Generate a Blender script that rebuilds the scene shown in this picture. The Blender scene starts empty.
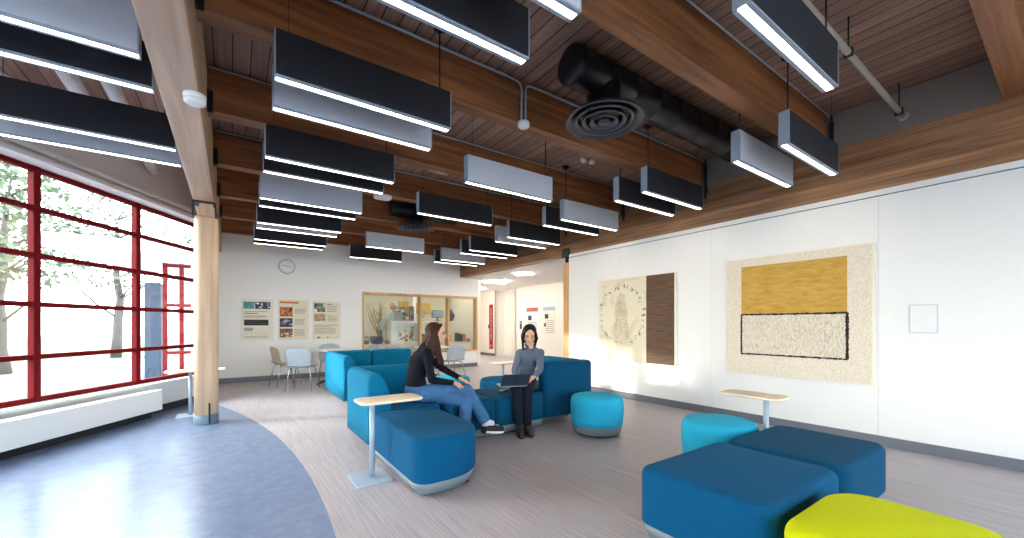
import bpy, bmesh, math, random
from mathutils import Vector, Matrix, Euler
random.seed(7)
PI = math.pi
C = bpy.context.scene.collection

# ------------------------------------------------------------------ materials
def lin(c):
    def f(v):
        v /= 255.0
        return v/12.92 if v <= .04045 else ((v+.055)/1.055)**2.4
    return (f(c[0]), f(c[1]), f(c[2]), 1)

def newmat(name):
    m = bpy.data.materials.new(name); m.use_nodes = True
    nt = m.node_tree
    b = nt.nodes['Principled BSDF']
    return m, nt, b

def N(nt, t, **kw):
    n = nt.nodes.new(t)
    for k, v in kw.items():
        setattr(n, k, v)
    return n

def plain(name, col, rough=.5, metal=0, var=.06, scale=6, bump=0, bscale=80, spec=None, coat=0):
    m, nt, b = newmat(name)
    tc = N(nt, 'ShaderNodeTexCoord')
    no = N(nt, 'ShaderNodeTexNoise'); no.inputs['Scale'].default_value = scale; no.inputs['Detail'].default_value = 4
    nt.links.new(tc.outputs['Object'], no.inputs['Vector'])
    mr = N(nt, 'ShaderNodeMapRange'); mr.inputs[3].default_value = 1-var; mr.inputs[4].default_value = 1+var
    nt.links.new(no.outputs['Fac'], mr.inputs[0])
    mx = N(nt, 'ShaderNodeMix', data_type='RGBA', blend_type='MULTIPLY'); mx.inputs[0].default_value = 1
    mx.inputs[6].default_value = lin(col)
    nt.links.new(mr.outputs[0], mx.inputs[7])
    nt.links.new(mx.outputs[2], b.inputs['Base Color'])
    b.inputs['Roughness'].default_value = rough; b.inputs['Metallic'].default_value = metal
    if spec is not None: b.inputs['Specular IOR Level'].default_value = spec
    if coat: b.inputs['Coat Weight'].default_value = coat
    if bump:
        n2 = N(nt, 'ShaderNodeTexNoise'); n2.inputs['Scale'].default_value = bscale; n2.inputs['Detail'].default_value = 3
        nt.links.new(tc.outputs['Object'], n2.inputs['Vector'])
        bp = N(nt, 'ShaderNodeBump'); bp.inputs['Strength'].default_value = bump; bp.inputs['Distance'].default_value = .01
        nt.links.new(n2.outputs['Fac'], bp.inputs['Height']); nt.links.new(bp.outputs[0], b.inputs['Normal'])
    return m

def fabric(name, col, sheen=.14, bscale=260):
    m = plain(name, col, rough=.9, var=.12, scale=90, bump=.35, bscale=bscale, spec=.15)
    b = m.node_tree.nodes['Principled BSDF']
    b.inputs['Sheen Weight'].default_value = sheen
    b.inputs['Sheen Roughness'].default_value = .5
    b.inputs['Sheen Tint'].default_value = lin(tuple(min(255, int(c*.6+70)) for c in col))
    return m

def emit(name, col, s):
    m, nt, b = newmat(name)
    b.inputs['Base Color'].default_value = lin(col)
    b.inputs['Emission Color'].default_value = lin(col); b.inputs['Emission Strength'].default_value = s
    return m

def wood(name, c1, c2, axis=0, k=1.0, rough=.55, lam=0):
    """grain running along axis (0 x, 1 y, 2 z); lam = laminate thickness in z"""
    m, nt, b = newmat(name)
    tc = N(nt, 'ShaderNodeTexCoord'); mp = N(nt, 'ShaderNodeMapping')
    sc = [22*k, 22*k, 22*k]; sc[axis] = 1.1*k
    mp.inputs['Scale'].default_value = sc
    nt.links.new(tc.outputs['Object'], mp.inputs['Vector'])
    no = N(nt, 'ShaderNodeTexNoise'); no.inputs['Scale'].default_value = 1; no.inputs['Detail'].default_value = 6; no.inputs['Distortion'].default_value = .6
    nt.links.new(mp.outputs[0], no.inputs['Vector'])
    cr = N(nt, 'ShaderNodeValToRGB'); cr.color_ramp.elements[0].position = .3; cr.color_ramp.elements[1].position = .72
    cr.color_ramp.elements[0].color = lin(c1); cr.color_ramp.elements[1].color = lin(c2)
    nt.links.new(no.outputs['Fac'], cr.inputs[0])
    last = cr.outputs[0]
    # patches: slow colour drift and knots
    mp2 = N(nt, 'ShaderNodeMapping'); s2 = [5*k, 5*k, 5*k]; s2[axis] = .7*k; mp2.inputs['Scale'].default_value = s2
    nt.links.new(tc.outputs['Object'], mp2.inputs['Vector'])
    n3 = N(nt, 'ShaderNodeTexNoise'); n3.inputs['Scale'].default_value = 1; n3.inputs['Detail'].default_value = 2
    nt.links.new(mp2.outputs[0], n3.inputs['Vector'])
    mr = N(nt, 'ShaderNodeMapRange'); mr.inputs[1].default_value = .3; mr.inputs[2].default_value = .7; mr.inputs[3].default_value = .78; mr.inputs[4].default_value = 1.18
    nt.links.new(n3.outputs['Fac'], mr.inputs[0])
    mx = N(nt, 'ShaderNodeMix', data_type='RGBA', blend_type='MULTIPLY'); mx.inputs[0].default_value = 1
    nt.links.new(last, mx.inputs[6]); nt.links.new(mr.outputs[0], mx.inputs[7]); last = mx.outputs[2]
    if lam:
        sx = N(nt, 'ShaderNodeSeparateXYZ'); nt.links.new(tc.outputs['Object'], sx.inputs[0])
        dv = N(nt, 'ShaderNodeMath', operation='DIVIDE'); dv.inputs[1].default_value = lam; nt.links.new(sx.outputs[2], dv.inputs[0])
        fl = N(nt, 'ShaderNodeMath', operation='FLOOR'); nt.links.new(dv.outputs[0], fl.inputs[0])
        wn = N(nt, 'ShaderNodeTexWhiteNoise', noise_dimensions='1D'); nt.links.new(fl.outputs[0], wn.inputs['W'])
        m3 = N(nt, 'ShaderNodeMapRange'); m3.inputs[3].default_value = .82; m3.inputs[4].default_value = 1.15
        nt.links.new(wn.outputs['Value'], m3.inputs[0])
        mx = N(nt, 'ShaderNodeMix', data_type='RGBA', blend_type='MULTIPLY'); mx.inputs[0].default_value = 1
        nt.links.new(last, mx.inputs[6]); nt.links.new(m3.outputs[0], mx.inputs[7]); last = mx.outputs[2]
    nt.links.new(last, b.inputs['Base Color'])
    b.inputs['Roughness'].default_value = rough
    return m

def deck_mat():
    m, nt, b = newmat('ceiling_deck')
    tc = N(nt, 'ShaderNodeTexCoord'); sx = N(nt, 'ShaderNodeSeparateXYZ'); nt.links.new(tc.outputs['Object'], sx.inputs[0])
    dv = N(nt, 'ShaderNodeMath', operation='DIVIDE'); dv.inputs[1].default_value = .135; nt.links.new(sx.outputs[0], dv.inputs[0])
    fl = N(nt, 'ShaderNodeMath', operation='FLOOR'); nt.links.new(dv.outputs[0], fl.inputs[0])
    fr = N(nt, 'ShaderNodeMath', operation='FRACT'); nt.links.new(dv.outputs[0], fr.inputs[0])
    wn = N(nt, 'ShaderNodeTexWhiteNoise', noise_dimensions='1D'); nt.links.new(fl.outputs[0], wn.inputs['W'])
    mp = N(nt, 'ShaderNodeMapping'); mp.inputs['Scale'].default_value = (30, 1.4, 1)
    nt.links.new(tc.outputs['Object'], mp.inputs['Vector'])
    no = N(nt, 'ShaderNodeTexNoise'); no.inputs['Scale'].default_value = 1; no.inputs['Detail'].default_value = 5
    nt.links.new(mp.outputs[0], no.inputs['Vector'])
    cr = N(nt, 'ShaderNodeValToRGB'); cr.color_ramp.elements[0].position = .25; cr.color_ramp.elements[1].position = .75
    cr.color_ramp.elements[0].color = lin((126, 95, 80)); cr.color_ramp.elements[1].color = lin((170, 136, 118))
    nt.links.new(no.outputs['Fac'], cr.inputs[0])
    m3 = N(nt, 'ShaderNodeMapRange'); m3.inputs[3].default_value = .72; m3.inputs[4].default_value = 1.12
    nt.links.new(wn.outputs['Value'], m3.inputs[0])
    mx = N(nt, 'ShaderNodeMix', data_type='RGBA', blend_type='MULTIPLY'); mx.inputs[0].default_value = 1
    nt.links.new(cr.outputs[0], mx.inputs[6]); nt.links.new(m3.outputs[0], mx.inputs[7])
    gr = N(nt, 'ShaderNodeMath', operation='LESS_THAN'); gr.inputs[1].default_value = .075; nt.links.new(fr.outputs[0], gr.inputs[0])
    m4 = N(nt, 'ShaderNodeMix', data_type='RGBA'); m4.inputs[7].default_value = lin((40, 24, 20))
    nt.links.new(gr.outputs[0], m4.inputs[0]); nt.links.new(mx.outputs[2], m4.inputs[6])
    nt.links.new(m4.outputs[2], b.inputs['Base Color']); b.inputs['Roughness'].default_value = .6
    return m

def floor_mat():
    m, nt, b = newmat('floor_vinyl')
    tc = N(nt, 'ShaderNodeTexCoord')
    # distance from arc centre
    vs = N(nt, 'ShaderNodeVectorMath', operation='DISTANCE'); vs.inputs[1].default_value = (-13.17, 3.40, 0)
    nt.links.new(tc.outputs['Object'], vs.inputs[0])
    lt = N(nt, 'ShaderNodeMath', operation='LESS_THAN'); lt.inputs[1].default_value = 13.70; nt.links.new(vs.outputs['Value'], lt.inputs[0])
    # blue marbled sheet
    no = N(nt, 'ShaderNodeTexNoise'); no.inputs['Scale'].default_value = 9; no.inputs['Detail'].default_value = 8; no.inputs['Roughness'].default_value = .7
    nt.links.new(tc.outputs['Object'], no.inputs['Vector'])
    cr = N(nt, 'ShaderNodeValToRGB'); cr.color_ramp.elements[0].position = .3; cr.color_ramp.elements[1].position = .75
    cr.color_ramp.elements[0].color = lin((100, 116, 146)); cr.color_ramp.elements[1].color = lin((122, 139, 171))
    nt.links.new(no.outputs['Fac'], cr.inputs[0])
    # streaked planks
    mp = N(nt, 'ShaderNodeMapping'); mp.inputs['Scale'].default_value = (70, 1.6, 1)
    nt.links.new(tc.outputs['Object'], mp.inputs['Vector'])
    n2 = N(nt, 'ShaderNodeTexNoise'); n2.inputs['Scale'].default_value = 1; n2.inputs['Detail'].default_value = 4; n2.inputs['Roughness'].default_value = .65
    nt.links.new(mp.outputs[0], n2.inputs['Vector'])
    c2 = N(nt, 'ShaderNodeValToRGB'); c2.color_ramp.elements[0].position = .3; c2.color_ramp.elements[1].position = .7
    c2.color_ramp.elements[0].color = lin((150, 142, 148)); c2.color_ramp.elements[1].color = lin((190, 182, 186))
    nt.links.new(n2.outputs['Fac'], c2.inputs[0])
    mx = N(nt, 'ShaderNodeMix', data_type='RGBA')
    nt.links.new(lt.outputs[0], mx.inputs[0]); nt.links.new(c2.outputs[0], mx.inputs[6]); nt.links.new(cr.outputs[0], mx.inputs[7])
    nt.links.new(mx.outputs[2], b.inputs['Base Color'])
    mr = N(nt, 'ShaderNodeMapRange'); mr.inputs[3].default_value = .42; mr.inputs[4].default_value = .24
    nt.links.new(lt.outputs[0], mr.inputs[0]); nt.links.new(mr.outputs[0], b.inputs['Roughness'])
    return m

def glass_mat():
    m = bpy.data.materials.new('clear_glass'); m.use_nodes = True; nt = m.node_tree; nt.nodes.clear()
    o = N(nt, 'ShaderNodeOutputMaterial'); mx = N(nt, 'ShaderNodeMixShader'); mx.inputs[0].default_value = .07
    t = N(nt, 'ShaderNodeBsdfTransparent'); t.inputs[0].default_value = (.95, .98, .97, 1)
    g = N(nt, 'ShaderNodeBsdfGlossy'); g.inputs['Roughness'].default_value = .02
    nt.links.new(t.outputs[0], mx.inputs[1]); nt.links.new(g.outputs[0], mx.inputs[2]); nt.links.new(mx.outputs[0], o.inputs[0])
    return m

MT = {
 'pipepaint': plain('pipe_paint', (168, 158, 146), .6),
 'dispwall': plain('display_wall_paint', (208, 202, 180), .7, var=.04),
 'collar': plain('column_collar_paint', (104, 120, 136), .5),
 'seam': plain('panel_joint', (212, 209, 205), .7),
 'wall': plain('wall_paint', (240, 239, 237), .6, var=.015),
 'wallwarm': plain('wall_paint_warm', (240, 235, 226), .6, var=.015),
 'soffit': plain('grey_plaster', (222, 219, 217), .8, var=.03),
 'plaster': plain('upper_plaster', (138, 126, 118), .85, var=.03),
 'base': plain('grey_baseboard', (112, 114, 124), .5, var=.04),
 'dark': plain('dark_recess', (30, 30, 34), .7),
 'redframe': plain('red_frame_paint', (104, 4, 14), .7, var=.06, spec=.15),
 'white': plain('white_enamel', (236, 236, 234), .4, var=.015),
 'steel': plain('brushed_steel', (170, 178, 186), .35, .7, var=.05),
 'greymetal': plain('grey_metal', (164, 178, 194), .4, .1, var=.04),
 'silver': plain('silver_plinth', (112, 121, 130), .5, .0, var=.04),
 'black': plain('black_paint', (16, 17, 20), .45, var=.1),
 'duct': plain('duct_black', (24, 27, 34), .38, .3, var=.12, scale=14),
 'blackplastic': plain('black_plastic', (14, 14, 16), .6),
 'chromec': plain('chrome', (200, 204, 208), .2, .95),
 'seatblue': fabric('fabric_deep_blue', (0, 77, 118)),
 'backteal': fabric('fabric_teal_blue', (2, 106, 142)),
 'navy': fabric('fabric_petrol', (0, 66, 98)),
 'aqua': fabric('fabric_aqua', (40, 162, 196)),
 'lime': fabric('fabric_lime', (206, 212, 8)),
 'beam': wood('glulam_brown', (112, 66, 36), (170, 110, 64), 0, .9, .55, lam=.045),
 'beamy': wood('glulam_brown_wall', (124, 84, 54), (186, 136, 94), 1, .9, .5, lam=.045),
 'girder': wood('glulam_pale', (186, 148, 120), (218, 182, 152), 1, .7, .5),
 'column': wood('column_fir', (210, 170, 134), (236, 202, 168), 2, .8, .42),
 'post': wood('post_fir', (206, 152, 96), (232, 182, 124), 2, .9, .5),
 'trimwood': wood('trim_maple', (196, 152, 104), (220, 178, 130), 0, 1, .5),
 'trimwoodz': wood('trim_maple_upright', (196, 152, 104), (220, 178, 130), 2, 1, .5),
 'top': wood('maple_laminate', (226, 204, 176), (240, 222, 196), 0, .6, .4),
 'deck': deck_mat(), 'floor': floor_mat(), 'glass': glass_mat(),
 'pdark': plain('felt_charcoal', (52, 52, 56), .95, var=.18, scale=160, spec=.1),
 'plight': plain('felt_light_grey', (208, 212, 220), .95, var=.08, scale=160, spec=.1),
 'endcap': plain('panel_edge', (158, 170, 184), .6, .1),
 'strip': emit('led_strip', (255, 238, 214), 9.5),
 'corrlight': emit('corridor_light', (255, 249, 238), 42),
 'dispfill': emit('display_fill', (255, 246, 228), 3.2),
}

# ------------------------------------------------------------------ mesh builder
class B:
    def __init__(s): s.bm = bmesh.new()
    def _m(s, faces, mi, smooth=False):
        for f in faces: f.material_index = mi; f.smooth = smooth
    def box(s, c, d, rz=0, mi=0, bev=0, rot=None):
        r = bmesh.ops.create_cube(s.bm, size=1)
        vs = r['verts']
        mat = Matrix.Translation(c) @ (rot.to_4x4() if rot else Matrix.Rotation(rz, 4, 'Z')) @ Matrix.Diagonal((d[0], d[1], d[2], 1))
        bmesh.ops.transform(s.bm, matrix=mat, verts=vs)
        fs = list({f for v in vs for f in v.link_faces}); s._m(fs, mi)
        if bev:
            es = list({e for f in fs for e in f.edges})
            rr = bmesh.ops.bevel(s.bm, geom=es, offset=bev, segments=2, affect='EDGES', profile=.5)
            s._m(rr['faces'], mi)
        return s
    def bx(s, x0, x1, y0, y1, z0, z1, mi=0, bev=0):
        return s.box(((x0+x1)/2, (y0+y1)/2, (z0+z1)/2), (abs(x1-x0), abs(y1-y0), abs(z1-z0)), 0, mi, bev)
    def rings(s, rings, mi=0, cap0=True, cap1=True, smooth=True, closed=False):
        vr = [[s.bm.verts.new(p) for p in r] for r in rings]
        n = len(vr[0]); fs = []
        m = len(vr)
        for i in range(m if closed else m-1):
            a, b = vr[i], vr[(i+1) % m]
            for j in range(n):
                try: fs.append(s.bm.faces.new((a[j], a[(j+1) % n], b[(j+1) % n], b[j])))
                except ValueError: pass
        if cap0 and not closed: fs.append(s.bm.faces.new(list(reversed(vr[0]))))
        if cap1 and not closed: fs.append(s.bm.faces.new(vr[-1]))
        s._m(fs, mi, smooth); return s
    def tube(s, pts, r, seg=10, mi=0, smooth=True):
        pts = [Vector(p) for p in pts]; rs = r if isinstance(r, (list, tuple)) else [r]*len(pts)
        rings = []; prev = None
        for i, p in enumerate(pts):
            d = (pts[min(i+1, len(pts)-1)] - pts[max(i-1, 0)]).normalized()
            if prev is None:
                up = Vector((0, 0, 1)) if abs(d.z) < .95 else Vector((1, 0, 0))
                a = d.cross(up).normalized()
            else:
                a = (prev - d*prev.dot(d)).normalized()
            b = d.cross(a); prev = a
            rings.append([p + (a*math.cos(2*PI*k/seg) + b*math.sin(2*PI*k/seg))*rs[i] for k in range(seg)])
        return s.rings(rings, mi, smooth=smooth)
    def lathe(s, prof, c=(0, 0, 0), seg=32, mi=0, smooth=True, cap0=True, cap1=True, closed=False):
        rings = [[(c[0]+r*math.cos(2*PI*k/seg), c[1]+r*math.sin(2*PI*k/seg), c[2]+z) for k in range(seg)] for r, z in prof]
        return s.rings(rings, mi, cap0, cap1, smooth, closed)
    def cushion(s, poly, z0, z1, r=.05, rb=.015, crown=.0, mi=0, inset0=0, seg=5):
        """poly: dense outline (ccw). Rounded top edge radius r, bottom radius rb, crowned top."""
        P = [Vector((p[0], p[1])) for p in poly]; n = len(P)
        nrm = []
        for i in range(n):
            t = (P[(i+1) % n] - P[i-1]).normalized(); nrm.append(Vector((t.y, -t.x)))
        cx = sum((p for p in P), Vector((0, 0)))/n
        def ring(ins, z):
            return [(p.x - q.x*ins, p.y - q.y*ins, z) for p, q in zip(P, nrm)]
        rg = []
        for k in range(seg+1):
            a = PI/2*k/seg
            rg.append(ring(rb*(1-math.sin(a)), z0 + rb*(1-math.cos(a))))
        for k in range(seg+1):
            a = PI/2*k/seg
            rg.append(ring(r*(1-math.cos(a)), z1 - r + r*math.sin(a)))
        last = rg[-1]
        for f, g in ((.75, .45), (.45, .8), (.15, 1.0)):
            rg.append([(cx.x+(x-cx.x)*f, cx.y+(y-cx.y)*f, z1+crown*g) for x, y, z in last])
        return s.rings(rg, mi, True, True, True)
    def grid(s, fn, nu, nv, th, mi=0, nrm=None):
        """fn(u,v)->Vector; a sheet with thickness th"""
        A = [[Vector(fn(i/nu, j/nv)) for j in range(nv+1)] for i in range(nu+1)]
        def nn(i, j):
            du = A[min(i+1, nu)][j]-A[max(i-1, 0)][j]; dv = A[i][min(j+1, nv)]-A[i][max(j-1, 0)]
            return du.cross(dv).normalized()
        F = [[s.bm.verts.new(A[i][j]+nn(i, j)*th/2) for j in range(nv+1)] for i in range(nu+1)]
        K = [[s.bm.verts.new(A[i][j]-nn(i, j)*th/2) for j in range(nv+1)] for i in range(nu+1)]
        fs = []
        for i in range(nu):
            for j in range(nv):
                fs.append(s.bm.faces.new((F[i][j], F[i+1][j], F[i+1][j+1], F[i][j+1])))
                fs.append(s.bm.faces.new((K[i][j], K[i][j+1], K[i+1][j+1], K[i+1][j])))
        for i in range(nu):
            fs.append(s.bm.faces.new((F[i][0], K[i][0], K[i+1][0], F[i+1][0])))
            fs.append(s.bm.faces.new((F[i][nv], F[i+1][nv], K[i+1][nv], K[i][nv])))
        for j in range(nv):
            fs.append(s.bm.faces.new((F[0][j], F[0][j+1], K[0][j+1], K[0][j])))
            fs.append(s.bm.faces.new((F[nu][j], K[nu][j], K[nu][j+1], F[nu][j+1])))
        s._m(fs, mi, True); return s
    def prism(s, poly, z0, z1, mi=0, smooth=False):
        a = [s.bm.verts.new((p[0], p[1], z0)) for p in poly]; b = [s.bm.verts.new((p[0], p[1], z1)) for p in poly]
        n = len(a); fs = [s.bm.faces.new(list(reversed(a))), s.bm.faces.new(b)]
        for i in range(n): fs.append(s.bm.faces.new((a[i], a[(i+1) % n], b[(i+1) % n], b[i])))
        s._m(fs, mi, smooth); return s
    def ball(s, c, r, rot=None, mi=0, sub=3):
        rr = bmesh.ops.create_icosphere(s.bm, subdivisions=sub, radius=1)
        d = r if isinstance(r, (tuple, list)) else (r, r, r)
        mat = Matrix.Translation(c) @ (rot.to_4x4() if rot else Matrix.Identity(4)) @ Matrix.Diagonal((d[0], d[1], d[2], 1))
        bmesh.ops.transform(s.bm, matrix=mat, verts=rr['verts'])
        s._m(list({f for v in rr['verts'] for f in v.link_faces}), mi, True); return s
    def build(s, name, mats, parent=None, loc=None):
        bmesh.ops.recalc_face_normals(s.bm, faces=s.bm.faces)
        me = bpy.data.meshes.new(name); s.bm.to_mesh(me); s.bm.free()
        if not isinstance(mats, (list, tuple)): mats = [mats]
        for m in mats: me.materials.append(MT[m] if isinstance(m, str) else m)
        o = bpy.data.objects.new(name, me); C.objects.link(o)
        if parent: o.parent = parent
        if loc: o.location = loc
        return o

def rrect(x0, x1, y0, y1, r, seg=6):
    rs = r if isinstance(r, (tuple, list)) else (r,)*4   # corners: x1y0, x1y1, x0y1, x0y0
    pts = []
    for (cx, cy, a0, rr) in ((x1, y0, -PI/2, rs[0]), (x1, y1, 0, rs[1]), (x0, y1, PI/2, rs[2]), (x0, y0, PI, rs[3])):
        sx = -1 if cx == x1 else 1; sy = 1 if cy == y0 else -1
        ox, oy = cx+sx*rr, cy+sy*rr
        for k in range(seg+1):
            a = a0 + PI/2*k/seg
            pts.append((ox+rr*math.cos(a), oy+rr*math.sin(a)))
    out = []
    n = len(pts)
    for i in range(n):   # subdivide long straight runs
        p, q = pts[i], pts[(i+1) % n]; out.append(p)
        d = math.hypot(p[0]-q[0], p[1]-q[1])
        for k in range(1, int(d/.08)): out.append((p[0]+(q[0]-p[0])*k/int(d/.08), p[1]+(q[1]-p[1])*k/int(d/.08)))
    return out

def shift(poly, dx, dy): return [(x+dx, y+dy) for x, y in poly]
def circ(cx, cy, r, n=40, rx=None): return [(cx+(rx or r)*math.cos(2*PI*k/n), cy+r*math.sin(2*PI*k/n)) for k in range(n)]

def tag(o, label, cat, group=None, kind=None):
    o['label'] = label; o['category'] = cat
    if group: o['group'] = group
    if kind: o['kind'] = kind
    return o
def thing(name, label, cat, loc=(0, 0, 0), rz=0, group=None):
    o = bpy.data.objects.new(name, None); C.objects.link(o); o.location = loc; o.rotation_euler = (0, 0, rz)
    o.empty_display_size = .1
    return tag(o, label, cat, group)
def struct(b, name, mats, parent=None):
    o = b.build(name, mats, parent)
    if not parent: o['kind'] = 'structure'
    return o
def copy_tree(o, parent=None):
    c = o.copy(); C.objects.link(c)
    if parent: c.parent = parent
    for ch in list(o.children): copy_tree(ch, c)
    return c

# ------------------------------------------------------------------ room geometry
P0 = Vector((-1.44, 6.63)); EV = Vector((.5, .8660254)); NV = Vector((.8660254, -.5))
def fac(s, n=0, z=0):
    p = P0 + EV*s + NV*n; return (p.x, p.y, z)
FROT = math.radians(60)      # facade direction angle
ZC = 3.63                    # deck underside
XW = 5.5                     # right wall face
YB = 10.55                   # back wall face
S_END = 2.06

a = fac(-13.0, -.15); e = fac(S_END, -.15)
room = [(a[0], a[1]), (9.4, a[1]), (9.4, 15.4), (e[0]-.1, 15.4), (e[0]-.1, 10.7), (e[0]-.1, e[1])]
b = B(); b.prism(room, -.2, 0); struct(b, 'floor', 'floor')
b = B(); b.prism([(a[0], a[1]), (5.75, a[1]), (5.75, YB+.15), (e[0]-.1, YB+.15), (e[0]-.1, e[1])], ZC, ZC+.25); struct(b, 'ceiling', 'deck')

# right wall with its thin reveal and ledge
YS = a[1]
b = B(); b.bx(XW, XW+.2, YS, 5.88, 0, 2.585); struct(b, 'wall_right', 'wall')
b = B(); b.bx(XW-.0, XW+.2, YS, 5.88, 2.598, 2.655); b.bx(XW+.012, XW+.19, YS, 5.87, 2.585, 2.598, 1); struct(b, 'trim_1', ['white', 'base'])
for k, yy in enumerate((4.62, 2.98, 1.22)):
    b = B(); b.bx(XW-.0012, XW+.01, yy-.002, yy+.002, .1, 2.58); struct(b, 'trim_%d' % (40+k), 'seam')
b = B(); b.bx(XW-.014, XW+.01, YS, 5.88, 0.0, .105, 0, .003); struct(b, 'baseboard_right', 'base')
b = B(); b.bx(XW+.015, XW+.215, YS, YB, 2.655, 3.21); struct(b, 'trim_2', 'beamy')
b = B(); b.bx(XW+.06, XW+.2, YS, YB, 3.21, ZC); struct(b, 'wall_right_upper', 'plaster')
# back wall around the display opening
OX0, OX1, OZ0, OZ1 = 2.72, 6.10, .48, 2.09
b = B()
b.bx(-.5, OX0, YB, YB+.15, 0, ZC); b.bx(OX0, OX1, YB, YB+.15, 0, OZ0); b.bx(OX0, 5.72, YB, YB+.15, OZ1, ZC)
b.bx(5.72, OX1, YB, YB+.15, OZ1, 2.64); 
struct(b, 'wall_back', 'wall')
b = B(); b.bx(-.4, OX1, YB-.014, YB+.01, 0, .11, 0, .003); struct(b, 'baseboard_back', 'base')
# side wall between facade end and back wall
b = B(); p = fac(S_END+.04, -.05); b.bx(p[0]-.12, p[0]+.06, p[1]-.02, YB+.1, 0, ZC); struct(b, 'wall_left', 'wall')
b = B(); b.bx(p[0]+.06, p[0]+.072, p[1], YB-.015, 0, .1); struct(b, 'baseboard_left', 'base')
# wall behind the camera
b = B(); b.bx(a[0]+.1, 5.7, YS-.15, YS, 0, .45); b.bx(a[0]+.1, 5.7, YS-.15, YS, 3.1, ZC)
for q in range(6): b.bx(a[0]+.1+q*2.3, a[0]+.35+q*2.3, YS-.15, YS, .45, 3.1)
struct(b, 'wall_near', 'wall')
for q in range(5):  # unseen windows, added so daylight fills the sides facing the camera
    xa, xb = a[0]+.35+q*2.3, a[0]+.1+(q+1)*2.3; xm = (xa+xb)/2
    b = B(); b.bx(xa, xa+.06, YS-.11, YS-.04, .45, 3.1); b.bx(xb-.06, xb, YS-.11, YS-.04, .45, 3.1); b.bx(xm-.03, xm+.03, YS-.11, YS-.04, .45, 3.1)
    for z in (.48, 1.4, 2.3, 3.07): b.bx(xa, xb, YS-.1, YS-.05, z-.03, z+.03)
    w = struct(b, 'window_%d' % (30+q), 'redframe')
    g = B(); g.bx(xa, xb, YS-.078, YS-.07, .45, 3.1); g.build('pane', 'glass', w)

# facade: low wall, grey head, bays of red framed glazing
L = 13.0+S_END; sm = (S_END-13.0)/2
b = B(); b.box(fac(sm, -.06, .21), (L, .14, .42), FROT); struct(b, 'wall_window_side', 'white')
b = B(); b.box(fac(sm, .0, .43), (L, .26, .03), FROT, 0, .005); struct(b, 'trim_3', 'white')
b = B(); b.box(fac(sm, -.02, (2.95+ZC)/2), (L, .24, ZC-2.95), FROT); struct(b, 'wall_window_head', 'soffit')
b = B(); b.box(fac(sm, .03, 2.925), (L, .30, .05), FROT, 0, .008); b.box(fac(sm, .12, 3.02), (L, .09, .05), FROT); struct(b, 'trim_4', 'soffit')
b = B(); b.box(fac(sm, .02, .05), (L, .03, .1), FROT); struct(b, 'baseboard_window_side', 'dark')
MUL = [S_END-1.25*k for k in range(13)]
rails = (.475, .917, 1.465, 1.975, 2.465, 2.87)
for k in range(12):
    s1, s0 = MUL[k], MUL[k+1]
    b = B()
    b.box(fac(s0, -.03, 1.675), (.07, .07, 2.45), FROT, 0, .006)
    if k == 0: b.box(fac(s1, -.03, 1.675), (.07, .10, 2.45), FROT)
    for z in rails: b.box(fac((s0+s1)/2, -.03, z), (1.25, .055, .052), FROT)
    w = struct(b, 'window_%d' % (k+1), 'redframe')
    g = B(); g.box(fac((s0+s1)/2, -.03, 1.67), (1.2, .008, 2.4), FROT); g.build('pane', 'glass', w)

# roof girder, beams, columns
GX0, GX1 = -.395, -.185
b = B(); b.bx(GX0, GX1, YS, YB, 2.80, 3.56, 0, .006); b.bx(GX0+.03, GX1-.03, YS, YB, 3.56, ZC); struct(b, 'trim_5', 'girder')
beamY = [-2.55, -1.1, .32, 1.75, 3.21, 4.66, 6.11, 7.56, 9.0, 10.45]
for i, y in enumerate(beamY):
    b = B(); b.bx(GX1, XW+.03, y-.08, y+.08, 3.215, ZC-.002, 0, .004); struct(b, 'trim_%d' % (10+i), 'beam')
for i, y in enumerate(beamY[2:-1]):
    y += 0
    h = thing('beam_hanger', 'black steel hanger where crossbeam %s meets the pale girder' % ['nearest the camera', 'second nearest', 'third nearest', 'fourth nearest', 'fifth nearest', 'sixth nearest', 'farthest away'][i], 'bracket', (GX1, y, 3.2), 0, 'girder hangers')
    b = B(); b.bx(0, .045, -.094, -.082, -.01, .19); b.bx(0, .012, -.12, -.082, -.01, .19)
    b.build('saddle', 'black', h)
    b = B()
    b.tube([(.028, -.102, .1), (.028, -.09, .1)], .008, 8)
    b.build('bolt', 'black', h)
for i, y in enumerate(beamY[3:8]):
    h = thing('beam_bracket', 'black steel strap beside crossbeam on wall glulam, %s' % ['nearest', 'second nearest', 'third nearest', 'fourth nearest', 'fifth nearest'][i], 'bracket', (XW+.06, y-.13, 3.1), 0, 'wall side brackets')
    b = B(); b.bx(-.06, -.045, -.02, .02, -.06, .42); b.bx(-.075, -.04, -.035, .035, .02, .1, 0, .005); b.tube([(-.05, 0, .42), (-.05, .0, .5)], .012, 8)
    b.build('strap', 'black', h)

def deck_conduit(label, pts, r=.011):
    b = B(); b.tube(pts, r, 8); tag(b.build('electrical_conduit', 'greymetal'), label, 'conduit', 'ceiling conduits')
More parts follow.
